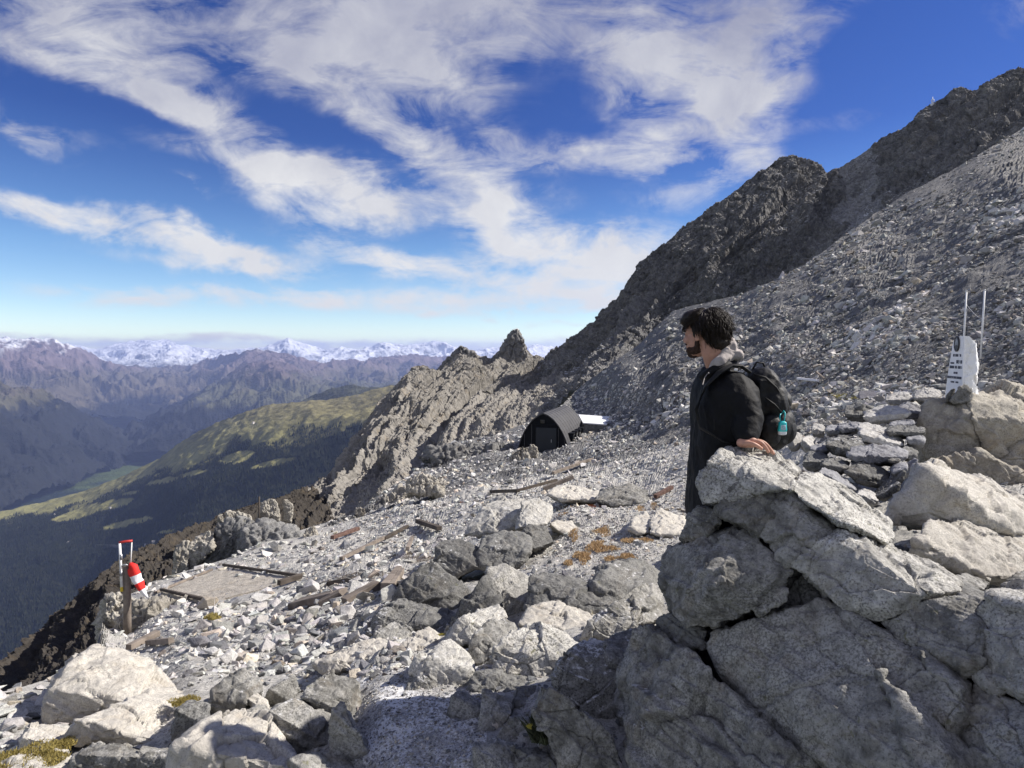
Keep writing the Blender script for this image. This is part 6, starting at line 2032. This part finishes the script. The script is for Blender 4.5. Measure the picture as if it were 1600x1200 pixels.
limb(h, [L3(1126, 556, DT-.10), L3(1138, 540, DT-.06), L3(1142, 533, DT-.01), L3(1138, 542, DT+.06)], [.012, .018, .021, .015])
ellipsoid(h, L3(1147, 555, DT+.0), (.038, .09, .034), None)
ellipsoid(h, L3(1142, 543, DT-.02), (.024, .062, .038), None)
fused(h, 'hood', M_hood, man, 0.006, 4, 0.010, 13, 41)
lg = MB().box(L3(1150, 577.5, 3.073), (.016, .004, .010)).build('logo_patch', M_white, jk, bevel=.002)
MB().tube([L3(1106, 583, DT-.120), L3(1101, 590, DT-.150), L3(1098, 601, DT-.190)], .0022, 5).build('zip', M_hood, jk)
MB().tube([L3(1115.5, 655, 3.083), L3(1116.5, 672, 3.085)], .003, 5).build('pocket_zip', M_web, jk)
MB().tube([L3(1107, 582.5, 3.17), L3(1107.5, 583.5, 3.165)], .004, 6).build('snap', M_hood, jk)
# hair: a cap under many tousled locks
hb_ = MB()
ellipsoid(hb_, hd_(-.020, 0, .040), (.099, .083, .084), HA, 28, 16)
ellipsoid(hb_, hd_(-.060, 0, -.005), (.062, .078, .075), HA)
ellipsoid(hb_, hd_(.050, 0, .086), (.066, .072, .042), HA)
ellipsoid(hb_, hd_(.098, .01, .070), (.026, .05, .024), HA)
ellipsoid(hb_, hd_(-.085, 0, -.045), (.045, .066, .055), HA)
for sg in (1, -1):
    ellipsoid(hb_, hd_(.014, sg*.070, .022), (.016, .014, .045), HA)
hair = fused(hb_, 'hair', M_hair, man, 0.006, 3, 0.007, 20, 51)
rs = np.random.RandomState(12)
lk = MB()
for i in range(3000):
    while True:
        v = rs.normal(size=3); v /= np.linalg.norm(v)
        if v[2] > -.55 and not (v[0] > .45 and v[2] < .35) and not (v[0] > .1 and v[2] < .05):
            break
    cpt = (-.020+v[0]*.098, v[1]*.081, .040+v[2]*.083)
    if v[2] < 0:
        cpt = (cpt[0]-.01, cpt[1]*.98, cpt[2]-.03*(-v[2]))
    # flow: forward on top front, down and back elsewhere
    flow = np.array([.9 if v[0] > .0 and v[2] > .3 else -.45, v[1]*.55+.25*rs.normal(), -.35 if v[2] > .2 else -.95])
    flow += rs.normal(size=3)*.12+.28*np.array([float(pn(np.array([v*2.5]), 5)[0]), float(pn(np.array([v*2.5]), 6)[0]), float(pn(np.array([v*2.5]), 7)[0])])
    flow -= v*(flow @ v)*.85
    flow /= np.linalg.norm(flow)
    L = rs.uniform(.045, .085)
    lift_ = rs.uniform(.002, .012)
    p0 = np.array(cpt)
    pts = [p0, p0+flow*L*.35+v*lift_, p0+flow*L*.7+v*lift_*.9, p0+flow*L+v*(lift_*.3)+np.array([0, 0, -.006])]
    if i % 14 == 0:
        pts[2] = pts[2]+v*.010; pts[3] = pts[3]+v*.018+rs.normal(size=3)*.006
    lk.tube([hd_(*q_) for q_ in pts], [.0022, .0024, .0018, .0005], 4, flat=.6)
lk.build('locks', M_hair, hair, True)
bd = MB()
ellipsoid(bd, hd_(.072, 0, -.098), (.028, .032, .026), HA)
ellipsoid(bd, hd_(.056, 0, -.094), (.034, .042, .028), HA)
for sg in (1, -1):
    limb(bd, [hd_(.010, sg*.066, -.035), hd_(.020, sg*.062, -.065), hd_(.050, sg*.045, -.090)], [.003, .006, .014], 10, 4)
    ellipsoid(bd, hd_(.040, sg*.044, -.084), (.046, .017, .022), HA)
    ellipsoid(bd, hd_(.012, sg*.060, -.056), (.014, .009, .026), HA)
    ellipsoid(bd, hd_(.096, sg*.010, -.050), (.010, .016, .005), HA)
    ellipsoid(bd, hd_(.092, sg*.030, .020), (.008, .018, .005), HA)
fused(bd, 'beard', M_beard, man, 0.0045, 2, 0.004, 60, 53)
for sg in (1, -1):
    e = MB(); ellipsoid(e, hd_(.0905, sg*.029, .002), (.0085, .0105, .007), HA, 14, 8); e.build('eye', M_glass, man, True)

# --- rucksack
BP = P(1200, 640, DT)
bp = empty('rucksack', BP, label='black rucksack on the man\'s back with a gel bottle clipped to it', category='rucksack')


def B3(px, py, d=DT):
    return P(px, py, d)-BP


k = MB()
ellipsoid(k, B3(1190, 602), (.085, .135, .095)); ellipsoid(k, B3(1198, 628), (.105, .150, .125)); ellipsoid(k, B3(1203, 662), (.112, .150, .120)); ellipsoid(k, B3(1200, 684), (.085, .135, .062))
k.box(B3(1186, 645), (.10, .24, .36))
fused(k, 'main_bag', M_pack, bp, 0.0075, 6, 0.012, 9, 61, (1, 1, .6))
k = MB()
ellipsoid(k, B3(1219, 668), (.068, .120, .095)); ellipsoid(k, B3(1217, 625), (.050, .105, .060))
fused(k, 'front_pocket', M_pack, bp, 0.0075, 4, 0.008, 11, 63, (1, 1, .6))
k = MB(); ellipsoid(k, B3(1204, 672, DT-.13), (.055, .045, .085))
fused(k, 'side_pocket', M_pack, bp, 0.007, 4, 0.008, 14, 64)
MB().tube([B3(1178, 585, DT-.12), B3(1196, 590, DT-.135), B3(1213, 606, DT-.13), B3(1226, 628, DT-.12), B3(1229, 645, DT-.115)], .006, 6).build('zip', M_web, bp, True)
MB().tube([B3(1196, 622, DT-.158), B3(1210, 632, DT-.158), B3(1222, 645, DT-.140)], .005, 6).build('zip', M_web, bp, True)
MB().tube([B3(1176, 577, DT), B3(1182, 566, DT), B3(1192, 567, DT), B3(1198, 580, DT)], .009, 8, flat=.5).build('grab_handle', M_web, bp, True)
for sg in (1, -1):
    yy = DT-.14*sg
    MB().tube([B3(1172, 582, yy), B3(1158, 572, yy), B3(1142, 571, yy), B3(1124, 581, yy-.02*sg), B3(1102, 604, yy-.02*sg), B3(1088, 640, yy+.01*sg), B3(1094, 668, yy-.04*sg), B3(1130, 690, yy-.11*sg), B3(1172, 694, yy-.04*sg)], [.022, .026, .028, .027, .026, .022, .012, .010, .010], 10, flat=.35).build('shoulder_strap', M_web, bp, True)
    MB().tube([B3(1226, 640, DT-.08*sg), B3(1236, 660, DT-.08*sg), B3(1234, 686, DT-.08*sg)], .006, 6).build('side_strap', M_web, bp, True)
# gel bottle in its turquoise holder
gd = DT-.200
GB = P(1222.5, 668, gd)
gb = empty('gel_bottle', GB, label='turquoise hand-gel holder hanging from the rucksack', category='bottle')


def G3(px, py, off=0.0):
    return P(px, py, gd+off)-GB


def rbox(mb, w0, w1, z0, z1, dpt, n=24, lev=8):
    V, F = [], []
    for i in range(lev+1):
        t_ = i/lev
        e = min(1, math.sqrt(max(0, 1-abs(2*t_-1)**6))+.05)
        w = (w0*(1-t_)+w1*t_)*e
        for q_ in range(n):
            an = 2*math.pi*q_/n
            c_, s_ = math.cos(an), math.sin(an)
            V.append((math.copysign(abs(c_)**.6, c_)*w, math.copysign(abs(s_)**.6, s_)*dpt*e, z0+(z1-z0)*t_))
    for i in range(lev):
        for q_ in range(n):
            F.append((i*n+q_, i*n+(q_+1) % n, (i+1)*n+(q_+1) % n, (i+1)*n+q_))
    F.append(tuple(range(n-1, -1, -1))); F.append(tuple(lev*n+q_ for q_ in range(n)))
    mb.add(V, F)


k = MB(); rbox(k, .0225, .0175, -.026, .034, .013); k.build('holder', M_turq, gb, True)
k = MB(); rbox(k, .0195, .0205, -.038, -.012, .0115); k.build('bottle_base', M_gel, gb, True)
k = MB(); rbox(k, .0165, .0155, -.016, .018, .0145); k.build('label_window', M_gellab, gb, True)
MB().tube([G3(1219.5, 660), G3(1218.5, 652), G3(1219.5, 647, .01), G3(1221, 646, .03)], .0028, 7).build('loop', M_turq, gb, True)
MB().tube([G3(1225, 660), G3(1226.5, 650), G3(1226.5, 644.5, .005), G3(1224.5, 642, .02), G3(1222, 645, .04)], .0028, 7).build('loop', M_turq, gb, True)

# ------------------------------------------------------------------ haze: one closed box of pale air round everything
m = bpy.data.materials.new('haze')
m.use_nodes = True
m.node_tree.nodes.clear()
N = NT(m.node_tree)
pv = N.new('ShaderNodeVolumePrincipled')
pv.inputs['Color'].default_value = (0.46, 0.58, 1.0, 1)
pv.inputs['Density'].default_value = 2.9e-5
pv.inputs['Anisotropy'].default_value = 0.2
o = N.new('ShaderNodeOutputMaterial')
N.l.new(pv.outputs[0], o.inputs['Volume'])
hb = MB().box((0, 20000, -650), (60000, 50000, 2200)).build('haze', m)
hb['kind'] = 'stuff'
